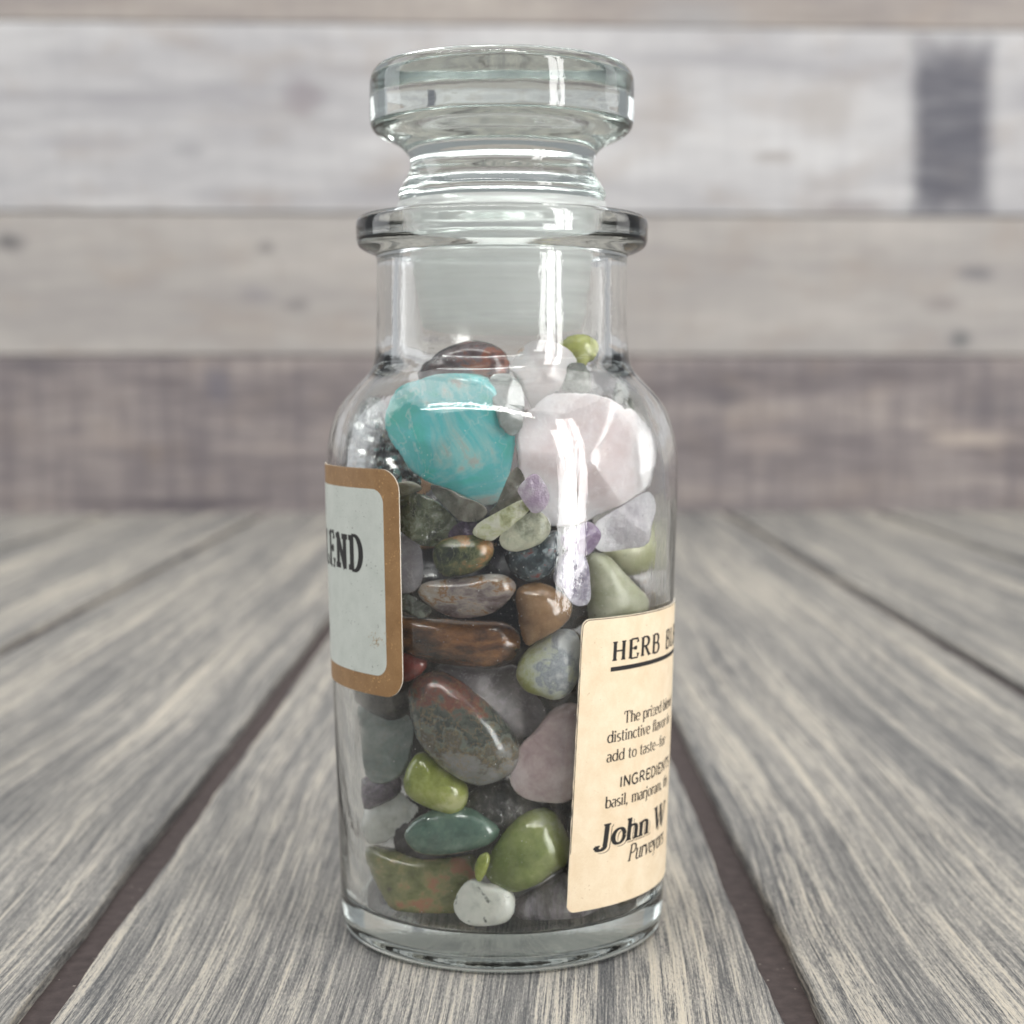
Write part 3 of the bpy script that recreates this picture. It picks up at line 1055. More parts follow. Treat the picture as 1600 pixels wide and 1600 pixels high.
def catmull(pts, n):
    """closed smooth curve through pts, n points equally spaced along it"""
    dense = []
    m = len(pts)
    for i in range(m):
        p0, p1, p2, p3 = (Vector(pts[(i + j) % m]) for j in (-1, 0, 1, 2))
        for k in range(10):
            t = k / 10
            dense.append(0.5 * ((2 * p1) + (p2 - p0) * t + (2 * p0 - 5 * p1 + 4 * p2 - p3) * t * t + (3 * p1 - p0 - 3 * p2 + p3) * t ** 3))
    L = [0.0]
    for a, b in zip(dense, dense[1:] + dense[:1]):
        L.append(L[-1] + (b - a).length)
    out, j = [], 0
    for k in range(n):
        s = L[-1] * k / n
        while L[j + 1] < s:
            j += 1
        t = (s - L[j]) / max(1e-9, L[j + 1] - L[j])
        out.append(dense[j].lerp(dense[(j + 1) % len(dense)], t))
    return out


GROUP = 'tumbled stones packed in the bottle'


def stone(name, label, outline, mat, thick=0.8, behind=0.0, p=2.3, lump=0.06, facets=0, follow=0.5, seed=0, n=44, rings=9, cat='stone', pre=None):
    """a pebble whose outline, seen through the glass, follows pixels; thick: half depth as a share of its smaller half extent"""
    rnd = random.Random(seed + 100)
    oc = catmull(outline, n)
    cx = sum(q.x for q in oc) / n
    cyy = sum(q.y for q in oc) / n
    rays = [inner_ray(q.x, q.y) for q in oc]
    Pc, dc = inner_ray(cx, cyy)
    hd = Vector((dc.x, dc.y, 0)).normalized()
    rad = Vector((-Pc.x, -Pc.y, 0)).normalized()
    nrm = (hd * (1 - follow) + rad * follow).normalized()
    nrm = (nrm + Vector((0, 0, 0.6 * dc.z))).normalized()
    planes = []
    for k in range(facets):
        a = rnd.uniform(0, 2 * math.pi)
        planes.append((math.cos(a), math.sin(a), rnd.uniform(0.55, 0.95), rnd.uniform(0.5, 1.1)))
    T = None
    depth = 0.3
    off = Vector((seed * 1.7, seed * 0.9, seed * 2.3))
    for attempt in range(90):
        C = Pc + dc * depth
        Q = []
        for P, d in rays:
            dn = d.dot(nrm)
            t = (C - P).dot(nrm) / dn if abs(dn) > 0.15 else depth
            t = max(-2.0, min(26.0, t))
            Q.append(P + d * t)
        if T is None:
            up = Vector((0, 0, 1))
            rt = up.cross(nrm).normalized()
            ex = [(q - C).dot(rt) for q in Q]
            ez = [(q - C).z for q in Q]
            half = min(max(ex) - min(ex), max(ez) - min(ez)) / 2
            big = max(max(ex) - min(ex), max(ez) - min(ez)) / 2
            T = half * thick
            depth = max(0.3, T + behind)
            up2 = nrm.cross(rt)
            C = Pc + dc * depth
            continue
        verts = []
        grid = []
        for k in range(rings + 1):
            th = math.pi / 2 * k / rings
            grid.append((math.cos(th) ** (2 / p), math.sin(th) ** (2 / p)))
        # front pole -> rim -> back pole
        seq = [(s, h, -1) for s, h in reversed(grid)] + [(s, h, 1) for s, h in grid[1:]]
        for s, h, sg in seq:
            if s < 1e-4:
                s = 0.0
            ring = range(1) if s == 0.0 else range(n)
            for i in ring:
                q = C + (Q[i] - C) * s
                loc = q - C
                hh = h
                for (ax, ay, dd, sl) in planes:
                    e = (loc.dot(rt) * ax + loc.dot(up2 if up2.z > 0 else -up2) * ay) / big
                    hh = min(hh, max(0.04 * h, dd - sl * e))
                nz = mnoise.noise((q + nrm * sg * T * h) * (0.9 / max(half, 0.8)) * 0.9 + off)
                hh *= 1 + lump * 2.2 * nz
                v = q + nrm * (sg * T * hh)
                verts.append(v)
        worst = max(math.hypot(v.x, v.y) - (r_in(v.z) - 0.14 - behind * 0.0) for v in verts)
        if worst <= 0 or depth > 15:
            break
        depth += max(0.06, worst * 0.45)
    # keep inside the glass and above its floor
    for v in verts:
        h = math.hypot(v.x, v.y)
        m_ = r_in(max(v.z, FLOOR_Z + 1.0)) - 0.12
        if v.z < FLOOR_Z + 3.0:
            m_ -= max(0.0, (FLOOR_Z + 2.0 - v.z)) * 0.5
        if h > m_:
            v.x *= m_ / h
            v.y *= m_ / h
        v.z = max(v.z, FLOOR_Z + 0.75)
    faces = []
    nrings = 2 * rings + 1
    idx = []
    c = 0
    for k in range(nrings):
        if k in (0, nrings - 1):
            idx.append([c]); c += 1
        else:
            idx.append(list(range(c, c + n))); c += n
    for A, B in zip(idx, idx[1:]):
        for i in range(n):
            j = (i + 1) % n
            if len(A) == 1:
                faces.append((A[0], B[j], B[i]))
            elif len(B) == 1:
                faces.append((A[i], A[j], B[0]))
            else:
                faces.append((A[i], A[j], B[j], B[i]))
    cen = sum((v for v in verts), Vector()) / len(verts)
    me_o = add_mesh(name, verts, faces, mat, None, True, cen)
    me = me_o.data
    # outward normals
    import bmesh
    bm = bmesh.new()
    bm.from_mesh(me)
    bmesh.ops.recalc_face_normals(bm, faces=bm.faces)
    bm.to_mesh(me)
    bm.free()
    tag(me_o, label, cat, GROUP)
    return me_o


g = lambda *v: v
# amazonite
AMAZ = stone_mat('turquoise_amazonite', [(0.16, (0.08, 0.52, 0.40)), (0.32, (0.11, 0.56, 0.50)), (0.44, (0.15, 0.58, 0.60)), (0.53, (0.34, 0.64, 0.62)), (0.58, (0.47, 0.52, 0.48)), (0.67, (0.50, 0.52, 0.48)), (0.73, (0.15, 0.55, 0.62)), (0.88, (0.08, 0.52, 0.42))],
                 0.075, 10, 2.2, 0.12, grad=(0.12, 0, -0.10), seed=2.0, stretch=(0.9, 1, 1.2), sss=0.15, vein=((0.60, 0.76, 0.73), 0.004, 0.05))
stone('stone', 'large glossy turquoise amazonite stone with green patches near the top', [
    g(601, 656), g(609, 628), g(625, 604), g(657, 593), g(682, 586), g(722, 585), g(755, 588), g(775, 599), g(786, 620), g(791, 646), g(804, 672), g(804, 695), g(796, 734), g(787, 769), g(772, 786),
    g(757, 790), g(744, 784), g(721, 771), g(674, 754), g(650, 741), g(631, 719), g(617, 698), g(607, 682)], AMAZ, 0.62, 0, 2.9, 0.05, 5, 0.55, 3, n=56)

DKRED = stone_mat('dark_red_jasper', [(0.25, (0.030, 0.022, 0.026)), (0.48, (0.085, 0.045, 0.045)), (0.60, (0.13, 0.095, 0.10)), (0.72, (0.26, 0.075, 0.04)), (0.85, (0.09, 0.035, 0.03))], 0.22, 6, 1.0, 0.12, grad=(0.35, 0, 0.1), seed=6.0)
stone('stone', 'dark maroon stone with a rusty red patch at the very top of the pile', [
    g(652, 586), g(665, 568), g(682, 553), g(706, 539), g(734, 531), g(755, 532), g(776, 540), g(792, 555), g(797, 572), g(790, 596), g(740, 608), g(690, 606), g(662, 600)], DKRED, 0.8, 2.2, 2.3, 0.06, 0, 0.3, 5)

ROSE = stone_mat('rose_quartz', [(0.25, (0.71, 0.61, 0.605)), (0.5, (0.78, 0.70, 0.70)), (0.75, (0.85, 0.79, 0.795))], 0.2, 5, 0.8, 0.12, sss=0.55, seed=1.0, vein=((0.93, 0.88, 0.88), 0.008, 0.12), ssr=0.003)
ROSE2 = stone_mat('pale_rose_quartz', [(0.25, (0.74, 0.66, 0.65)), (0.5, (0.84, 0.77, 0.76)), (0.72, (0.88, 0.84, 0.83)), (0.84, (0.66, 0.42, 0.25))], 0.25, 5, 0.9, 0.12, sss=0.5, seed=9.0, trans=0.15, ssr=0.003)
stone('stone', 'big smooth pale pink rose quartz right of the turquoise stone', [
    g(807, 672), g(814, 656), g(836, 632), g(860, 619), g(884, 617), g(914, 617), g(938, 621), g(958, 628), g(976, 638), g(1000, 652), g(1018, 672), g(1027, 696), g(1022, 730), g(1014, 760), g(990, 776), g(940, 802),
    g(912, 816), g(884, 821), g(858, 820), g(826, 796), g(812, 742), g(807, 704)], ROSE, 0.46, 0.8, 2.9, 0.03, 3, 0.65, 11, n=56)
stone('stone', 'pale pink quartz with an orange vein between the maroon and the olive stone', [
    g(794, 572), g(806, 554), g(826, 534), g(844, 530), g(872, 536), g(898, 556), g(899, 570), g(884, 592), g(872, 612), g(856, 628), g(832, 634), g(816, 614), g(806, 594)], ROSE2, 0.6, 2.6, 2.5, 0.06, 3, 0.3, 12)
OLIVE = stone_mat('olive_green_jade', [(0.25, (0.30, 0.32, 0.07)), (0.5, (0.42, 0.44, 0.13)), (0.75, (0.55, 0.56, 0.24))], 0.22, 5, 0.6, 0.16, sss=0.2, seed=3.0)
stone('stone', 'small olive yellow-green stone uppermost on the right of the pile', [
    g(872, 540), g(880, 530), g(892, 524), g(914, 523), g(930, 531), g(934, 546), g(927, 560), g(912, 574), g(894, 574), g(880, 560)], OLIVE, 0.8, 1.6, 2.2, 0.04, 0, 0.3, 13)
GREYCLR = stone_mat('grey_clear_quartz', [(0.3, (0.22, 0.23, 0.19)), (0.5, (0.40, 0.42, 0.37)), (0.7, (0.62, 0.64, 0.58))], 0.5, 6, 1.0, 0.1, seed=14.0, trans=0.45, spec=((0.8, 0.8, 0.75), 0.62, 1.1), bumpy=0.3)
stone('stone', 'grey-green clear quartz chip below the olive stone', [g(882, 578), g(896, 568), g(912, 572), g(922, 590), g(920, 616), g(904, 622), g(888, 616), g(876, 600)], GREYCLR, 0.7, 3.2, 2.6, 0.1, 3, 0.4, 15)
LILAC = stone_mat('lilac_white_quartz', [(0.25, (0.72, 0.67, 0.70)), (0.5, (0.84, 0.80, 0.82)), (0.75, (0.92, 0.90, 0.91))], 0.4, 6, 1.0, 0.14, sss=0.4, seed=21.0, trans=0.2, bumpy=0.15, ssr=0.002)
stone('stone', 'pale lilac quartz under the shoulder, behind the big rose quartz', [
    g(918, 592), g(928, 572), g(938, 560), g(952, 574), g(970, 592), g(976, 612), g(970, 640), g(945, 646), g(920, 634)], LILAC, 0.7, 2.2, 2.4, 0.08, 3, 0.5, 16)
WHITE = stone_mat('white_quartz', [(0.25, (0.60, 0.61, 0.58)), (0.5, (0.74, 0.75, 0.72)), (0.75, (0.85, 0.86, 0.84))], 0.5, 6, 1.0, 0.16, sss=0.3, seed=31.0, trans=0.2, bumpy=0.2, ssr=0.002)
stone('stone', 'thin white quartz sliver standing by the right shoulder', [g(962, 600), g(968, 588), g(980, 602), g(980, 622), g(970, 646), g(960, 642), g(958, 620)], WHITE, 0.6, 0.8, 2.6, 0.06, 2, 0.6, 17)
PALEG = stone_mat('pale_green_quartz', [(0.25, (0.44, 0.46, 0.36)), (0.5, (0.56, 0.58, 0.48)), (0.75, (0.66, 0.68, 0.58))], 0.4, 5, 0.8, 0.18, sss=0.3, seed=33.0, trans=0.25, ssr=0.002)
stone('stone', 'pale green quartz behind the big rose quartz at the right shoulder', [g(976, 612), g(984, 600), g(1002, 618), g(1014, 640), g(1018, 664), g(1000, 668), g(978, 650)], PALEG, 0.7, 1.8, 2.3, 0.06, 0, 0.6, 18)
AMETH = stone_mat('amethyst', [(0.25, (0.27, 0.17, 0.33)), (0.5, (0.42, 0.30, 0.48)), (0.75, (0.62, 0.52, 0.66))], 0.6, 6, 1.0, 0.1, sss=0.25, seed=41.0, trans=0.35, bumpy=0.3, ssr=0.002)
AMETHP = stone_mat('pale_amethyst', [(0.25, (0.50, 0.38, 0.52)), (0.5, (0.62, 0.50, 0.62)), (0.75, (0.80, 0.73, 0.80))], 0.6, 6, 1.0, 0.1, sss=0.35, seed=43.0, trans=0.25, bumpy=0.3, ssr=0.002)
AMETHL = stone_mat('lavender_amethyst', [(0.22, (0.20, 0.17, 0.25)), (0.42, (0.38, 0.34, 0.45)), (0.58, (0.60, 0.56, 0.67)), (0.75, (0.76, 0.73, 0.80))], 0.55, 8, 1.4, 0.16, sss=0.25, seed=45.0, trans=0.1, bumpy=0.4, ssr=0.002)
stone('stone', 'small pale violet amethyst chip lying on the rose quartz', [g(809, 764), g(820, 750), g(836, 740), g(852, 756), g(859, 778), g(850, 796), g(834, 802), g(822, 790), g(812, 774)], AMETHP, 0.28, 0, 2.8, 0.12, 4, 0.3, 19)
CLEAR = stone_mat('clear_grey_quartz', [(0.3, (0.42, 0.44, 0.42)), (0.5, (0.54, 0.56, 0.54)), (0.7, (0.66, 0.68, 0.66))], 0.3, 5, 0.8, 0.1, seed=47.0, trans=0.40, sss=0.1)
stone('stone', 'colourless glassy quartz wedged behind the right side of the turquoise stone', [g(764, 594), g(786, 584), g(806, 592), g(818, 614), g(818, 650), g(808, 680), g(788, 676), g(772, 640)], CLEAR, 0.7, 2.4, 2.6, 0.05, 3, 0.4, 20)
MICA = stone_mat('glittery_black_mica', [(0.30, (0.015, 0.016, 0.016)), (0.52, (0.06, 0.065, 0.062)), (0.66, (0.22, 0.23, 0.22)), (0.8, (0.60, 0.62, 0.60))], 0.9, 6, 1.6, 0.2, grad=(-0.30, 0, 0.42), seed=51.0, bumpy=1.0, coat=0.8, bscale=2.2)
nt = MICA.node_tree
bs = nt.nodes['Principled BSDF']
tcn = nd(nt, 'ShaderNodeTexCoord')
vo = nd(nt, 'ShaderNodeTexVoronoi')
vo.inputs['Scale'].default_value = 1.7
nt.links.new(mapping(nt, tcn.outputs['Object'], (1000, 1000, 1000)), vo.inputs['Vector'])
sepv = nd(nt, 'ShaderNodeSeparateColor')
nt.links.new(vo.outputs['Color'], sepv.inputs[0])
nt.links.new(ramp(nt, sepv.outputs[0], [(0.35, 0.0), (0.6, 0.85)]), bs.inputs['Metallic'])
nt.links.new(mixc(nt, ramp(nt, sepv.outputs[0], [(0.4, 0), (0.7, 1)]), bs.inputs['Base Color'].links[0].from_socket, (0.55, 0.57, 0.55)), bs.inputs['Base Color'])
geo = nd(nt, 'ShaderNodeNewGeometry')
vm = nd(nt, 'ShaderNodeVectorMath', operation='MULTIPLY_ADD')
nt.links.new(vo.outputs['Color'], vm.inputs[0])
vm.inputs[1].default_value = (1.3, 1.3, 1.3)
vm.inputs[2].default_value = (-0.65, -0.65, -0.65)
va2 = nd(nt, 'ShaderNodeVectorMath', operation='ADD')
nt.links.new(vm.outputs[0], va2.inputs[0]); nt.links.new(geo.outputs['Normal'], va2.inputs[1])
vn = nd(nt, 'ShaderNodeVectorMath', operation='NORMALIZE')
nt.links.new(va2.outputs[0], vn.inputs[0])
nt.links.new(vn.outputs[0], bs.inputs['Normal'])
stone('stone', 'black and silver glittering rough stone above the brown-edged label', [
    g(524, 706), g(530, 680), g(545, 662), g(566, 650), g(590, 644), g(610, 662), g(630, 700), g(652, 738), g(660, 762), g(640, 772), g(600, 768), g(560, 752), g(530, 730)], MICA, 0.6, 1.5, 2.2, 0.16, 3, 0.6, 22, n=72, rings=14)
OLCL = stone_mat('olive_clear_quartz', [(0.28, (0.045, 0.050, 0.028)), (0.46, (0.12, 0.135, 0.065)), (0.60, (0.22, 0.24, 0.14)), (0.76, (0.50, 0.50, 0.42))], 0.42, 6, 1.6, 0.07, seed=53.0, trans=0.30, vein=((0.42, 0.45, 0.34), 0.015, 0.30))
stone('stone', 'glassy olive green chip touching the edge of the brown-edged label', [
    g(604, 790), g(626, 772), g(656, 771), g(684, 784), g(702, 801), g(716, 822), g(702, 840), g(680, 853), g(659, 852), g(642, 842), g(622, 826), g(606, 812)], OLCL, 0.7, 0.3, 2.6, 0.08, 4, 0.4, 23)
SHARD = stone_mat('olive_shard', [(0.3, (0.14, 0.135, 0.08)), (0.55, (0.28, 0.27, 0.19)), (0.75, (0.46, 0.44, 0.34))], 0.5, 5, 1.0, 0.1, seed=57.0, trans=0.3, stretch=(0.4, 1, 2))
stone('stone', 'flat pale olive shard just above the glassy olive chip', [g(604, 764), g(620, 755), g(643, 752), g(660, 762), g(648, 770), g(624, 776), g(606, 778)], SHARD, 0.5, 0.2, 2.8, 0.05, 2, 0.4, 24)
SMOKY = stone_mat('smoky_quartz', [(0.3, (0.10, 0.088, 0.065)), (0.5, (0.21, 0.195, 0.15)), (0.7, (0.36, 0.34, 0.28))], 0.3, 5, 1.0, 0.06, seed=59.0, trans=0.42, grad=(0.1, 0, -0.2))
stone('stone', 'smoky grey-brown clear chip hanging below the turquoise stone', [
    g(673, 757), g(699, 762), g(725, 774), g(751, 785), g(762, 799), g(751, 812), g(731, 816), g(712, 808), g(695, 790), g(679, 773)], SMOKY, 0.6, 0.6, 2.6, 0.06, 3, 0.3, 25)
CITR = stone_mat('pale_citrine', [(0.25, (0.40, 0.42, 0.18)), (0.42, (0.66, 0.67, 0.40)), (0.58, (0.84, 0.84, 0.60)), (0.75, (0.93, 0.92, 0.76))], 0.65, 7, 2.0, 0.06, seed=61.0, trans=0.36, sss=0.15, grad=(-0.15, 0, -0.15), ssr=0.002, bumpy=0.25)
CITR2 = stone_mat('cloudy_citrine', [(0.25, (0.46, 0.48, 0.36)), (0.42, (0.70, 0.71, 0.54)), (0.58, (0.83, 0.83, 0.63)), (0.75, (0.92, 0.90, 0.70))], 0.65, 7, 2.0, 0.06, seed=64.0, trans=0.34, sss=0.15, grad=(-0.2, 0, -0.35), ssr=0.002, bumpy=0.25)
stone('stone', 'long pale yellow citrine chip lying aslant below the turquoise tip', [
    g(738, 832), g(748, 817), g(777, 800), g(808, 783), g(822, 781), g(829, 790), g(824, 801), g(804, 818), g(781, 836), g(768, 845), g(749, 841)], CITR, 0.7, 0.5, 2.9, 0.07, 3, 0.3, 26)
stone('stone', 'rounded cloudy yellow citrine chip leaning on the long citrine chip', [
    g(780, 839), g(795, 823), g(818, 806), g(838, 797), g(853, 806), g(861, 823), g(855, 840), g(836, 854), g(806, 862), g(786, 856)], CITR2, 0.62, 0, 2.4, 0.07, 2, 0.3, 27)
UNAK = stone_mat('green_orange_unakite', [(0.22, (0.020, 0.026, 0.016)), (0.40, (0.055, 0.066, 0.028)), (0.52, (0.13, 0.14, 0.055)), (0.60, (0.20, 0.15, 0.06)), (0.70, (0.40, 0.20, 0.075)), (0.85, (0.48, 0.30, 0.13))], 0.36, 8, 1.6, 0.14, seed=67.0, grad=(0.12, 0, 0.22), vein=((0.22, 0.23, 0.10), 0.02, 0.4))
stone('stone', 'mottled dark green stone with orange spots under the citrine chips', [
    g(676, 863), g(682, 850), g(700, 840), g(732, 834), g(758, 840), g(771, 851), g(771, 868), g(760, 884), g(739, 895), g(707, 902), g(690, 898), g(679, 884)], UNAK, 0.85, 0.4, 2.2, 0.05, 0, 0.3, 28)
BLOOD = stone_mat('blue_black_bloodstone', [(0.25, (0.012, 0.016, 0.020)), (0.50, (0.040, 0.055, 0.062)), (0.68, (0.12, 0.15, 0.16)), (0.80, (0.20, 0.045, 0.04))], 0.5, 8, 1.0, 0.16, seed=70.0, grad=(0.25, 0, -0.2), spec=((0.30, 0.36, 0.37), 0.60, 1.3), bumpy=0.15)
stone('stone', 'blue-black speckled stone with a red edge beneath the cloudy citrine', [
    g(789, 866), g(804, 852), g(839, 840), g(863, 829), g(878, 832), g(882, 852), g(873, 876), g(858, 898), g(830, 910), g(804, 900), g(793, 884)], BLOOD, 0.8, 1.2, 2.2, 0.05, 0, 0.3, 29)
LAVQ = stone_mat('lavender_grey_quartz', [(0.25, (0.27, 0.25, 0.27)), (0.5, (0.40, 0.38, 0.41)), (0.75, (0.55, 0.53, 0.55))], 0.3, 6, 0.8, 0.2, sss=0.3, seed=73.0, ssr=0.002, vein=((0.66, 0.63, 0.66), 0.014, 0.4))
stone('stone', 'greyish lavender quartz half covered by the brown-edged label', [
    g(600, 838), g(626, 830), g(642, 840), g(657, 855), g(661, 876), g(660, 908), g(648, 923), g(634, 927), g(612, 922), g(598, 890)], LAVQ, 0.6, 0.2, 2.6, 0.05, 2, 0.5, 30)
DKCL = stone_mat('dark_clear_quartz', [(0.3, (0.035, 0.042, 0.030)), (0.5, (0.11, 0.125, 0.095)), (0.7, (0.30, 0.33, 0.27))], 0.5, 6, 1.6, 0.05, seed=75.0, trans=0.35)
stone('stone', 'dark green glassy chip between the lavender quartz and the long brown stone', [g(610, 936), g(630, 927), g(645, 931), g(662, 942), g(676, 952), g(663, 966), g(646, 963), g(630, 955), g(612, 952)], DKCL, 0.6, 0.2, 2.8, 0.08, 4, 0.3, 31)
AGATE = stone_mat('grey_brown_agate', [(0.18, (0.09, 0.055, 0.050)), (0.36, (0.20, 0.155, 0.145)), (0.50, (0.32, 0.27, 0.23)), (0.58, (0.26, 0.13, 0.05)), (0.63, (0.36, 0.29, 0.22)), (0.80, (0.45, 0.41, 0.37))], 0.14, 5, 0.9, 0.11, seed=77.0, grad=(-0.10, 0, 0.35), stretch=(1.6, 1, 3.0), rrot=(0, 0.6, 0))
stone('stone', 'long grey and brown banded agate with an orange streak', [
    g(653, 924), g(660, 912), g(680, 906), g(727, 901), g(769, 896), g(792, 900), g(806, 913), g(801, 930), g(780, 952), g(759, 961), g(727, 966), g(699, 962), g(675, 949), g(658, 936)], AGATE, 0.75, 0, 2.3, 0.04, 0, 0.3, 32, n=56)
BROWN = stone_mat('dark_brown_bronzite', [(0.22, (0.022, 0.009, 0.004)), (0.45, (0.085, 0.033, 0.011)), (0.65, (0.19, 0.076, 0.022)), (0.85, (0.30, 0.125, 0.035))], 0.45, 7, 0.8, 0.08, seed=79.0, grad=(0.15, 0, 0.35), stretch=(0.5, 1, 1.2), coat=0.4)
stone('stone', 'long polished dark brown stone lying level in the middle', [
    g(606, 966), g(630, 961), g(675, 964), g(731, 968), g(778, 970), g(802, 980), g(813, 998), g(811, 1016), g(797, 1034), g(769, 1045), g(731, 1042), g(675, 1035), g(637, 1022), g(606, 1006)], BROWN, 0.8, 0, 2.2, 0.03, 0, 0.3, 33, n=60)
TAN = stone_mat('tan_brown_jasper', [(0.22, (0.15, 0.075, 0.030)), (0.5, (0.26, 0.145, 0.065)), (0.72, (0.36, 0.22, 0.115)), (0.86, (0.52, 0.36, 0.27))], 0.2, 5, 0.5, 0.11, seed=82.0, grad=(0.30, 0, 0.10), spec=((0.42, 0.28, 0.17), 0.66, 0.9))
stone('stone', 'smooth tan brown stone with a tiny pit, right of the agate', [
    g(804, 928), g(814, 914), g(836, 909), g(859, 914), g(884, 929), g(894, 946), g(890, 966), g(870, 986), g(844, 1000), g(823, 1009), g(814, 991), g(807, 960)], TAN, 0.8, 0.1, 2.2, 0.04, 0, 0.35, 34)
stone('stone', 'purple amethyst chip under the lower tip of the rose quartz', [g(876, 842), g(888, 828), g(904, 822), g(920, 815), g(936, 828), g(937, 844), g(920, 866), g(900, 864), g(882, 856)], AMETH, 0.6, 0.2, 2.6, 0.12, 4, 0.5, 35)
stone('stone', 'lavender white amethyst standing upright above the tan stone', [
    g(866, 908), g(868, 890), g(874, 874), g(886, 862), g(908, 864), g(918, 880), g(922, 908), g(923, 934), g(914, 946), g(896, 944), g(880, 924)], AMETHL, 0.6, 0.2, 2.5, 0.12, 3, 0.5, 36)
ICE = stone_mat('icy_pink_quartz', [(0.25, (0.60, 0.56, 0.61)), (0.5, (0.76, 0.73, 0.77)), (0.75, (0.88, 0.86, 0.88))], 0.3, 7, 1.2, 0.1, seed=85.0, trans=0.25, sss=0.3, stretch=(2.2, 1, 0.7), bumpy=0.3, ssr=0.002, vein=((0.30, 0.28, 0.31), 0.006, 0.35))
stone('stone', 'icy clear lilac crystal wedge under the rose quartz at the right', [
    g(929, 838), g(932, 818), g(950, 802), g(980, 784), g(1008, 768), g(1020, 774), g(1020, 792), g(1012, 816), g(1004, 850), g(980, 857), g(944, 862), g(931, 855)], ICE, 0.55, 0.1, 3.0, 0.06, 3, 0.65, 37)
YGRN = stone_mat('yellow_green_serpentine', [(0.25, (0.40, 0.41, 0.20)), (0.5, (0.52, 0.53, 0.31)), (0.75, (0.62, 0.62, 0.42))], 0.22, 5, 0.5, 0.38, seed=87.0, sss=0.15, spec=((0.40, 0.42, 0.24), 0.66, 1.4))
stone('stone', 'pale yellow-green stone peeping out behind the icy crystal', [
    g(948, 862), g(970, 846), g(1004, 822), g(1018, 806), g(1030, 824), g(1033, 852), g(1028, 880), g(1002, 894), g(976, 899), g(958, 884)], YGRN, 0.75, 1.0, 2.2, 0.03, 0, 0.7, 38)
GGRY = stone_mat('grey_green_serpentine', [(0.25, (0.29, 0.30, 0.18)), (0.5, (0.40, 0.41, 0.28)), (0.75, (0.52, 0.53, 0.40))], 0.3, 6, 0.5, 0.36, seed=89.0, spec=((0.20, 0.20, 0.11), 0.68, 1.8))
stone('stone', 'grey-green egg-shaped stone right above the cream label', [
    g(917, 885), g(921, 868), g(932, 862), g(946, 866), g(960, 880), g(981, 904), g(1004, 928), g(1009, 944), g(1003, 964), g(978, 988), g(940, 988), g(924, 966), g(918, 920)], GGRY, 0.7, 0.3, 2.3, 0.03, 0, 0.55, 39)
stone('stone', 'pale pink quartz at the right edge just above the cream label', [g(976, 899), g(1004, 892), g(1034, 878), g(1038, 914), g(1032, 952), g(1012, 976), g(1002, 950), g(1000, 922)], ROSE2, 0.6, 0.6, 2.4, 0.05, 2, 0.7, 40)
BLGR = stone_mat('blue_grey_green_stone', [(0.22, (0.30, 0.31, 0.09)), (0.40, (0.46, 0.49, 0.30)), (0.52, (0.54, 0.58, 0.50)), (0.62, (0.28, 0.31, 0.35)), (0.78, (0.58, 0.61, 0.60))], 0.26, 8, 1.0, 0.32, seed=91.0, grad=(0.5, 0, 0.10), sss=0.1, bumpy=0.15)
stone('stone', 'pale blue-grey stone with a yellow-green corner left of the cream label', [
    g(806, 1056), g(812, 1032), g(828, 1012), g(856, 992), g(880, 982), g(902, 990), g(908, 1020), g(904, 1060), g(886, 1086), g(866, 1094), g(844, 1088), g(820, 1079)], BLGR, 0.7, 0.1, 2.3, 0.05, 0, 0.4, 41)
DGRY = stone_mat('dark_smoky_quartz', [(0.25, (0.080, 0.068, 0.076)), (0.5, (0.145, 0.128, 0.136)), (0.75, (0.24, 0.22, 0.22))], 0.2, 6, 0.6, 0.5, coat=0.0, seed=93.0, grad=(0.25, 0, -0.1), vein=((0.34, 0.31, 0.33), 0.006, 0.12))
stone('stone', 'dark smoky grey quartz behind the big mottled jasper', [
    g(680, 1054), g(690, 1036), g(730, 1040), g(770, 1043), g(806, 1040), g(824, 1070), g(850, 1106), g(848, 1134), g(826, 1152), g(790, 1150), g(740, 1120), g(700, 1080)], DGRY, 0.55, 5.0, 2.8, 0.04, 2, 0.3, 42)
JASP = stone_mat('mottled_jasper', [(0.10, (0.30, 0.295, 0.29)), (0.30, (0.22, 0.215, 0.20)), (0.40, (0.10, 0.085, 0.055)), (0.48, (0.16, 0.18, 0.15)), (0.56, (0.045, 0.05, 0.045)), (0.66, (0.10, 0.115, 0.09)), (0.76, (0.20, 0.065, 0.045)), (0.92, (0.075, 0.055, 0.05))], 0.28, 8, 1.0, 0.13, seed=95.0, grad=(0.10, 0, 0.85), nweight=0.75, vein=((0.30, 0.21, 0.10), 0.018, 0.3))
stone('stone', 'largest egg-shaped mottled jasper, red on top and grey below', [
    g(637, 1084), g(648, 1060), g(666, 1049), g(690, 1047), g(716, 1058), g(740, 1076), g(770, 1104), g(796, 1134), g(812, 1166), g(809, 1194), g(790, 1215), g(756, 1227), g(730, 1222), g(700, 1206), g(674, 1182), g(654, 1156), g(644, 1126)], JASP, 0.7, 0, 2.3, 0.04, 0, 0.3, 43, n=60, rings=11)
DGRN = stone_mat('dark_green_moss_agate', [(0.25, (0.075, 0.110, 0.100)), (0.5, (0.150, 0.195, 0.180)), (0.75, (0.27, 0.31, 0.285))], 0.24, 6, 0.8, 0.22, seed=97.0, grad=(0, 0, -0.35), vein=((0.24, 0.22, 0.18), 0.008, 0.2))
stone('stone', 'dull dark green stone below the brown-edged label', [
    g(566, 1100), g(588, 1090), g(618, 1102), g(638, 1118), g(646, 1140), g(643, 1170), g(637, 1200), g(620, 1216), g(600, 1224), g(582, 1220), g(574, 1190), g(570, 1140)], DGRN, 0.6, 0.2, 2.5, 0.04, 2, 0.5, 44)
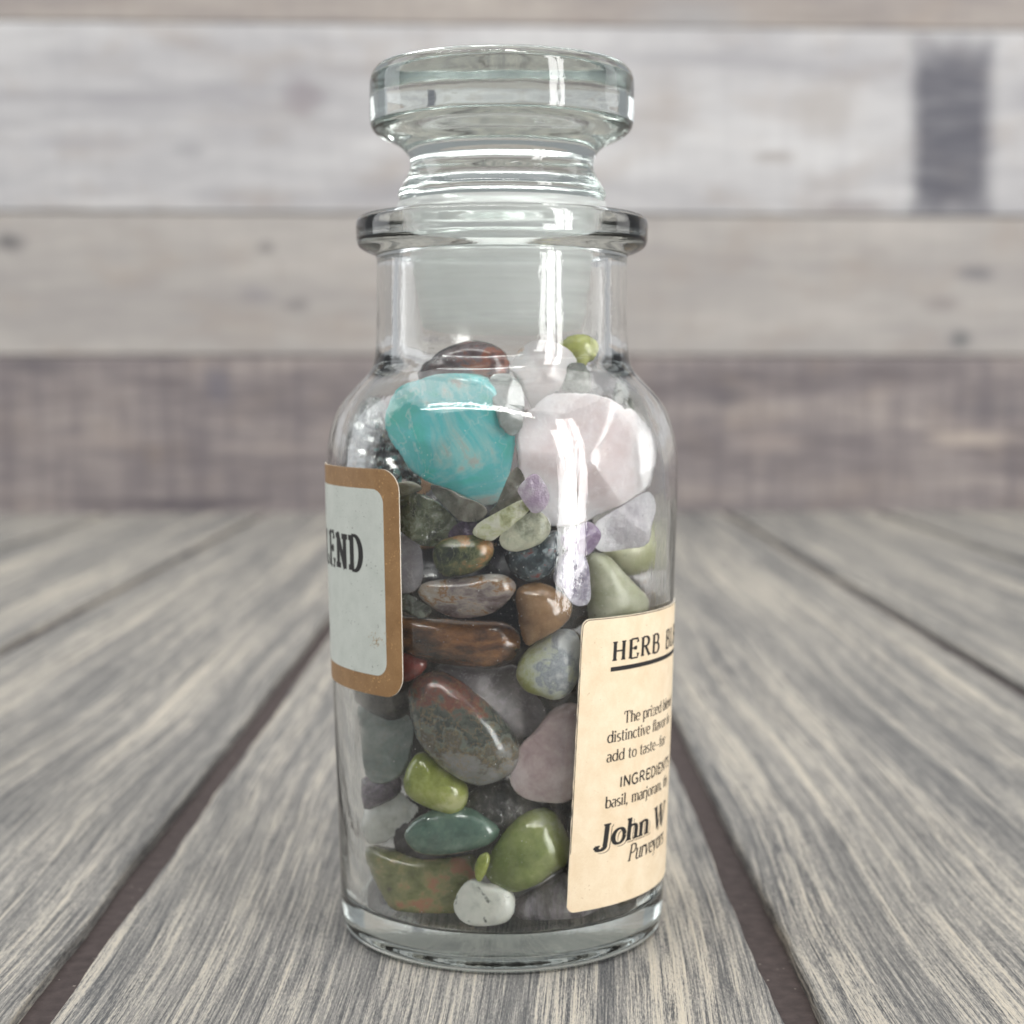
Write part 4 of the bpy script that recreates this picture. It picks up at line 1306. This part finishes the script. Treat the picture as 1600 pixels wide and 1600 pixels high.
PINKB = stone_mat('dusky_pink_quartz', [(0.25, (0.38, 0.27, 0.26)), (0.5, (0.50, 0.385, 0.375)), (0.75, (0.62, 0.52, 0.51))], 0.25, 6, 0.6, 0.12, seed=99.0, sss=0.3, grad=(0.0, 0, -0.25), ssr=0.003)
stone('stone', 'dusky pink quartz beside the left edge of the cream label', [
    g(796, 1216), g(806, 1190), g(812, 1166), g(836, 1142), g(862, 1110), g(890, 1098), g(908, 1110), g(908, 1180), g(902, 1238), g(880, 1254), g(852, 1254), g(824, 1249), g(804, 1236)], PINKB, 0.6, 0.5, 2.5, 0.04, 2, 0.45, 45)
LIME = stone_mat('lime_green_jade', [(0.22, (0.19, 0.24, 0.03)), (0.45, (0.31, 0.36, 0.06)), (0.65, (0.44, 0.48, 0.13)), (0.82, (0.62, 0.63, 0.30))], 0.2, 5, 0.6, 0.13, seed=101.0, grad=(0.15, 0, -0.3), sss=0.2, ssr=0.002)
stone('stone', 'bright lime green bean-shaped stone under the mottled jasper', [
    g(631, 1222), g(638, 1196), g(651, 1178), g(668, 1176), g(692, 1194), g(716, 1213), g(730, 1227), g(732, 1247), g(724, 1264), g(708, 1272), g(686, 1267), g(656, 1255), g(637, 1241)], LIME, 0.85, 0, 2.3, 0.04, 0, 0.3, 46)
WHGR = stone_mat('cloudy_white_quartz', [(0.25, (0.60, 0.62, 0.57)), (0.5, (0.84, 0.85, 0.81)), (0.75, (0.92, 0.93, 0.90))], 0.55, 7, 0.8, 0.3, seed=103.0, sss=0.3, bumpy=0.15, ssr=0.002)
stone('stone', 'angular cloudy white quartz left of the lime green bean', [
    g(575, 1274), g(583, 1255), g(606, 1238), g(626, 1238), g(640, 1250), g(656, 1260), g(651, 1271), g(632, 1291), g(615, 1306), g(598, 1317), g(580, 1316), g(573, 1294)], WHGR, 0.8, 0.0, 2.4, 0.07, 2, 0.5, 47)
AVEN = stone_mat('green_aventurine', [(0.25, (0.055, 0.115, 0.085)), (0.5, (0.10, 0.185, 0.140)), (0.75, (0.18, 0.28, 0.22))], 0.25, 5, 0.5, 0.1, seed=105.0, spec=((0.30, 0.27, 0.20), 0.72, 0.5), coat=0.6)
stone('stone', 'smooth blue-green aventurine below the lime green bean', [
    g(631, 1304), g(642, 1286), g(668, 1268), g(702, 1258), g(734, 1261), g(757, 1274), g(781, 1294), g(771, 1315), g(740, 1328), g(691, 1336), g(657, 1333), g(640, 1322)], AVEN, 0.75, 0.2, 2.2, 0.03, 0, 0.3, 48)
BLKW = stone_mat('black_white_stone', [(0.35, (0.018, 0.018, 0.016)), (0.55, (0.06, 0.058, 0.052)), (0.68, (0.16, 0.155, 0.15)), (0.82, (0.50, 0.48, 0.47))], 0.8, 8, 1.2, 0.3, seed=107.0, grad=(0.15, 0, -0.25), stretch=(1.2, 1, 1), bumpy=0.5)
stone('stone', 'black stone with frosty white flecks between aventurine and pink quartz', [
    g(722, 1256), g(744, 1230), g(784, 1218), g(816, 1236), g(852, 1252), g(862, 1272), g(838, 1290), g(806, 1304), g(776, 1296), g(744, 1280)], BLKW, 0.7, 4.5, 2.3, 0.07, 0, 0.3, 49)
GRN2 = stone_mat('olive_green_serpentine', [(0.22, (0.13, 0.17, 0.035)), (0.48, (0.23, 0.28, 0.075)), (0.68, (0.34, 0.38, 0.14)), (0.84, (0.46, 0.49, 0.30))], 0.16, 6, 0.5, 0.16, seed=109.0, grad=(0.25, 0, 0.1), sss=0.12, spec=((0.44, 0.47, 0.26), 0.70, 0.8), ssr=0.002)
stone('stone', 'big olive green pear-shaped stone low at the cream label edge', [
    g(757, 1366), g(762, 1342), g(777, 1313), g(803, 1281), g(830, 1264), g(852, 1262), g(868, 1270), g(880, 1290), g(892, 1320), g(886, 1348), g(866, 1363), g(841, 1381), g(806, 1394), g(778, 1388)], GRN2, 0.7, 0, 2.3, 0.04, 0, 0.35, 50, n=52)
UNAK2 = stone_mat('olive_pink_unakite', [(0.16, (0.07, 0.078, 0.030)), (0.38, (0.15, 0.155, 0.055)), (0.52, (0.23, 0.235, 0.09)), (0.60, (0.32, 0.28, 0.115)), (0.68, (0.45, 0.215, 0.115)), (0.88, (0.50, 0.26, 0.15))], 0.22, 8, 0.9, 0.16, seed=112.0, grad=(0.22, 0, 0.0), spec=((0.055, 0.04, 0.04), 0.70, 0.5))
stone('stone', 'blocky olive stone with pink-orange patches on the bottle bottom', [
    g(577, 1322), g(606, 1325), g(649, 1336), g(700, 1339), g(740, 1335), g(746, 1352), g(742, 1400), g(718, 1436), g(687, 1444), g(644, 1438), g(617, 1422), g(598, 1392), g(582, 1356)], UNAK2, 0.65, 0.1, 3.0, 0.03, 0, 0.35, 51, n=56)
MILK = stone_mat('milky_white_chip', [(0.25, (0.60, 0.62, 0.55)), (0.45, (0.78, 0.79, 0.71)), (0.75, (0.89, 0.89, 0.81))], 0.35, 6, 0.8, 0.14, seed=115.0, sss=0.35, spec=((0.16, 0.18, 0.15), 0.66, 0.7), bumpy=0.2, ssr=0.002)
stone('stone', 'small milky white tooth-shaped chip on the bottle bottom', [
    g(709, 1419), g(712, 1402), g(724, 1382), g(738, 1373), g(760, 1380), g(782, 1378), g(797, 1387), g(805, 1408), g(800, 1432), g(782, 1444), g(744, 1447), g(720, 1438)], MILK, 0.65, 0, 2.7, 0.08, 2, 0.3, 52)
stone('stone', 'thin light green sliver squeezed above the milky white chip', [g(742, 1352), g(750, 1336), g(762, 1332), g(766, 1344), g(758, 1366), g(750, 1378), g(743, 1372)], LIME, 0.7, 0.5, 2.3, 0.03, 0, 0.3, 53)
FUZZ = stone_mat('streaky_grey_violet_stone', [(0.25, (0.06, 0.05, 0.055)), (0.45, (0.14, 0.125, 0.135)), (0.6, (0.27, 0.25, 0.27)), (0.78, (0.44, 0.42, 0.43))], 0.35, 8, 1.2, 0.3, seed=118.0, stretch=(1.6, 1, 0.5), rrot=(0, 0.5, 0), bumpy=0.5)
stone('stone', 'streaky grey-violet rough stone on the bottom beside the cream label', [
    g(800, 1412), g(822, 1394), g(850, 1380), g(884, 1358), g(920, 1352), g(950, 1372), g(944, 1410), g(910, 1432), g(870, 1438), g(826, 1438), g(804, 1430)], FUZZ, 0.6, 0.4, 2.5, 0.08, 0, 0.4, 54)
RED = stone_mat('deep_red_jasper', [(0.3, (0.10, 0.010, 0.007)), (0.6, (0.19, 0.020, 0.012)), (0.8, (0.28, 0.05, 0.035))], 0.4, 4, 0.5, 0.12, seed=121.0)
stone('stone', 'deep red stone peeping out below the long dark brown stone', [g(606, 1030), g(632, 1018), g(656, 1026), g(668, 1036), g(658, 1054), g(636, 1066), g(610, 1062)], RED, 0.7, 0.9, 2.3, 0.04, 0, 0.4, 55)
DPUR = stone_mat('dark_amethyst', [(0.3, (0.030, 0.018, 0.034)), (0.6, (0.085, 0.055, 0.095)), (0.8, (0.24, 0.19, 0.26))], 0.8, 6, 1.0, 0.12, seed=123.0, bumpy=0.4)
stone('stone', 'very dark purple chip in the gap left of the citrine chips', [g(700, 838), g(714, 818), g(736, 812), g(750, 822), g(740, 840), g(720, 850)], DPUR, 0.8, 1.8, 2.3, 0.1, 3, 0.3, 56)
stone('stone', 'brown smoky clear chip between the turquoise and the rose quartz', [g(764, 806), g(778, 780), g(792, 748), g(808, 728), g(820, 752), g(816, 784), g(800, 804)], SMOKY, 0.7, 2.0, 2.4, 0.05, 3, 0.3, 57)
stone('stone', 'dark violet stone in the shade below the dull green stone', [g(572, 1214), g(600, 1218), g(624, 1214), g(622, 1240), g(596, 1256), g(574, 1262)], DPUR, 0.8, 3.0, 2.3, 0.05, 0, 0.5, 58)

# dark filler stones added deep in the pile: block light, blacken the gaps
FILLER = [stone_mat('black_filler_stone', [(0.3, (0.008, 0.007, 0.008)), (0.6, (0.024, 0.020, 0.020)), (0.8, (0.06, 0.05, 0.045))], 0.4, 5, 0.8, 0.18, seed=130.0),
        stone_mat('brown_filler_stone', [(0.3, (0.016, 0.010, 0.008)), (0.6, (0.045, 0.030, 0.022)), (0.8, (0.10, 0.075, 0.055))], 0.4, 5, 0.8, 0.18, seed=133.0),
        stone_mat('violet_filler_stone', [(0.3, (0.02, 0.017, 0.020)), (0.6, (0.05, 0.042, 0.05)), (0.8, (0.11, 0.095, 0.11))], 0.4, 5, 0.8, 0.18, seed=136.0)]


def filler_stone(c, rad, mat, seed):
    verts, faces, idx = [], [], []
    n, m = 28, 14
    off = Vector((seed * 1.3, seed * 2.1, seed * 0.7))
    for j in range(m + 1):
        th = math.pi * j / m
        row = []
        for i in range(1 if j in (0, m) else n):
            a = 2 * math.pi * i / n
            d = Vector((math.sin(th) * math.cos(a), math.sin(th) * math.sin(a), math.cos(th)))
            k = 1 + 0.22 * mnoise.noise(d * 1.1 + off)
            v = Vector(c) + Vector((d.x * rad[0], d.y * rad[1], d.z * rad[2])) * k
            h = math.hypot(v.x, v.y)
            v.z = max(v.z, FLOOR_Z + 0.8)
            lim = r_in(v.z) - 0.2 - (max(0.0, FLOOR_Z + 2.4 - v.z)) * 0.5
            if h > lim:
                v.x *= lim / h
                v.y *= lim / h
            row.append(len(verts))
            verts.append(v)
        idx.append(row)
    for A, B in zip(idx, idx[1:]):
        for i in range(n):
            j = (i + 1) % n
            if len(A) == 1:
                faces.append((A[0], B[i], B[j]))
            elif len(B) == 1:
                faces.append((A[i], B[0], A[j]))
            else:
                faces.append((A[i], B[i], B[j], A[j]))
    o = add_mesh('stone', verts, faces, mat, None, True, c)
    tag(o, 'dark filler stone added deep in the bottle to blacken the gaps between the front stones', 'stone', 'dark filler stones added deep in the pile')
    return o


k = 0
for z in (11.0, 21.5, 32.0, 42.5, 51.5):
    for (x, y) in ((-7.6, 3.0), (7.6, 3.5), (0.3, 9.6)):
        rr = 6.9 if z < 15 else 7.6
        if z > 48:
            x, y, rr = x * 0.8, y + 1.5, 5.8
        filler_stone((x + random.uniform(-.8, .8), y + random.uniform(-.6, .6), z + random.uniform(-.8, .8)), (rr, rr, 5.6 if z < 48 else 4.2), FILLER[k % 3], k)
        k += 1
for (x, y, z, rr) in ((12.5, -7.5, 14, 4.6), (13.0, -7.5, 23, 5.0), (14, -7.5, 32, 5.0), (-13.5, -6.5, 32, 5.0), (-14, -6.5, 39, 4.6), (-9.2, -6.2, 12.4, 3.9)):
    filler_stone((x, y, z), (rr, rr, rr), FILLER[k % 3], k)
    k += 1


# dust: pale specks clinging to the stones and the inside of the glass
DUST, nt, bs = new_mat('pale_dust')
bs.inputs['Base Color'].default_value = (0.72, 0.70, 0.66, 1)
bs.inputs['Roughness'].default_value = 0.8
rnd = random.Random(5)
verts, faces = [], []
for _ in range(260):
    px, py = rnd.uniform(600, 960), rnd.uniform(560, 1440)
    P, d = inner_ray(px, py)
    c = P + d * rnd.choice((0.12, 0.12, 0.2, 0.5))
    r_ = rnd.choice((0.025, 0.03, 0.035, 0.045, 0.06))
    b0 = len(verts)
    for v in ((1, 0, 0), (-1, 0, 0), (0, 1, 0), (0, -1, 0), (0, 0, 1), (0, 0, -1)):
        verts.append(c + Vector(v) * r_ * rnd.uniform(0.6, 1.5))
    for f_ in ((0, 2, 4), (2, 1, 4), (1, 3, 4), (3, 0, 4), (2, 0, 5), (1, 2, 5), (3, 1, 5), (0, 3, 5)):
        faces.append(tuple(b0 + q for q in f_))
for _ in range(150):
    py = rnd.uniform(420, 1400)
    h = outer_hit(rnd.uniform(590, 980), py)
    if not h or (h[0].x > 8 and py > 940) or (h[0].x < -11 and 720 < py < 1100):
        continue
    c = h[0] - h[1] * 0.01
    r_ = rnd.choice((0.018, 0.022, 0.03, 0.04))
    b0 = len(verts)
    for v in ((1, 0, 0), (-1, 0, 0), (0, 1, 0), (0, -1, 0), (0, 0, 1), (0, 0, -1)):
        verts.append(c + Vector(v) * r_ * rnd.uniform(0.5, 1.5))
    for f_ in ((0, 2, 4), (2, 1, 4), (1, 3, 4), (3, 0, 4), (2, 0, 5), (1, 2, 5), (3, 1, 5), (0, 3, 5)):
        faces.append(tuple(b0 + q for q in f_))
dst = add_mesh('dust', verts, faces, DUST, None, False)
tag(dst, 'pale dust specks on the stones and the glass of the bottle', 'dust', None, 'stuff')
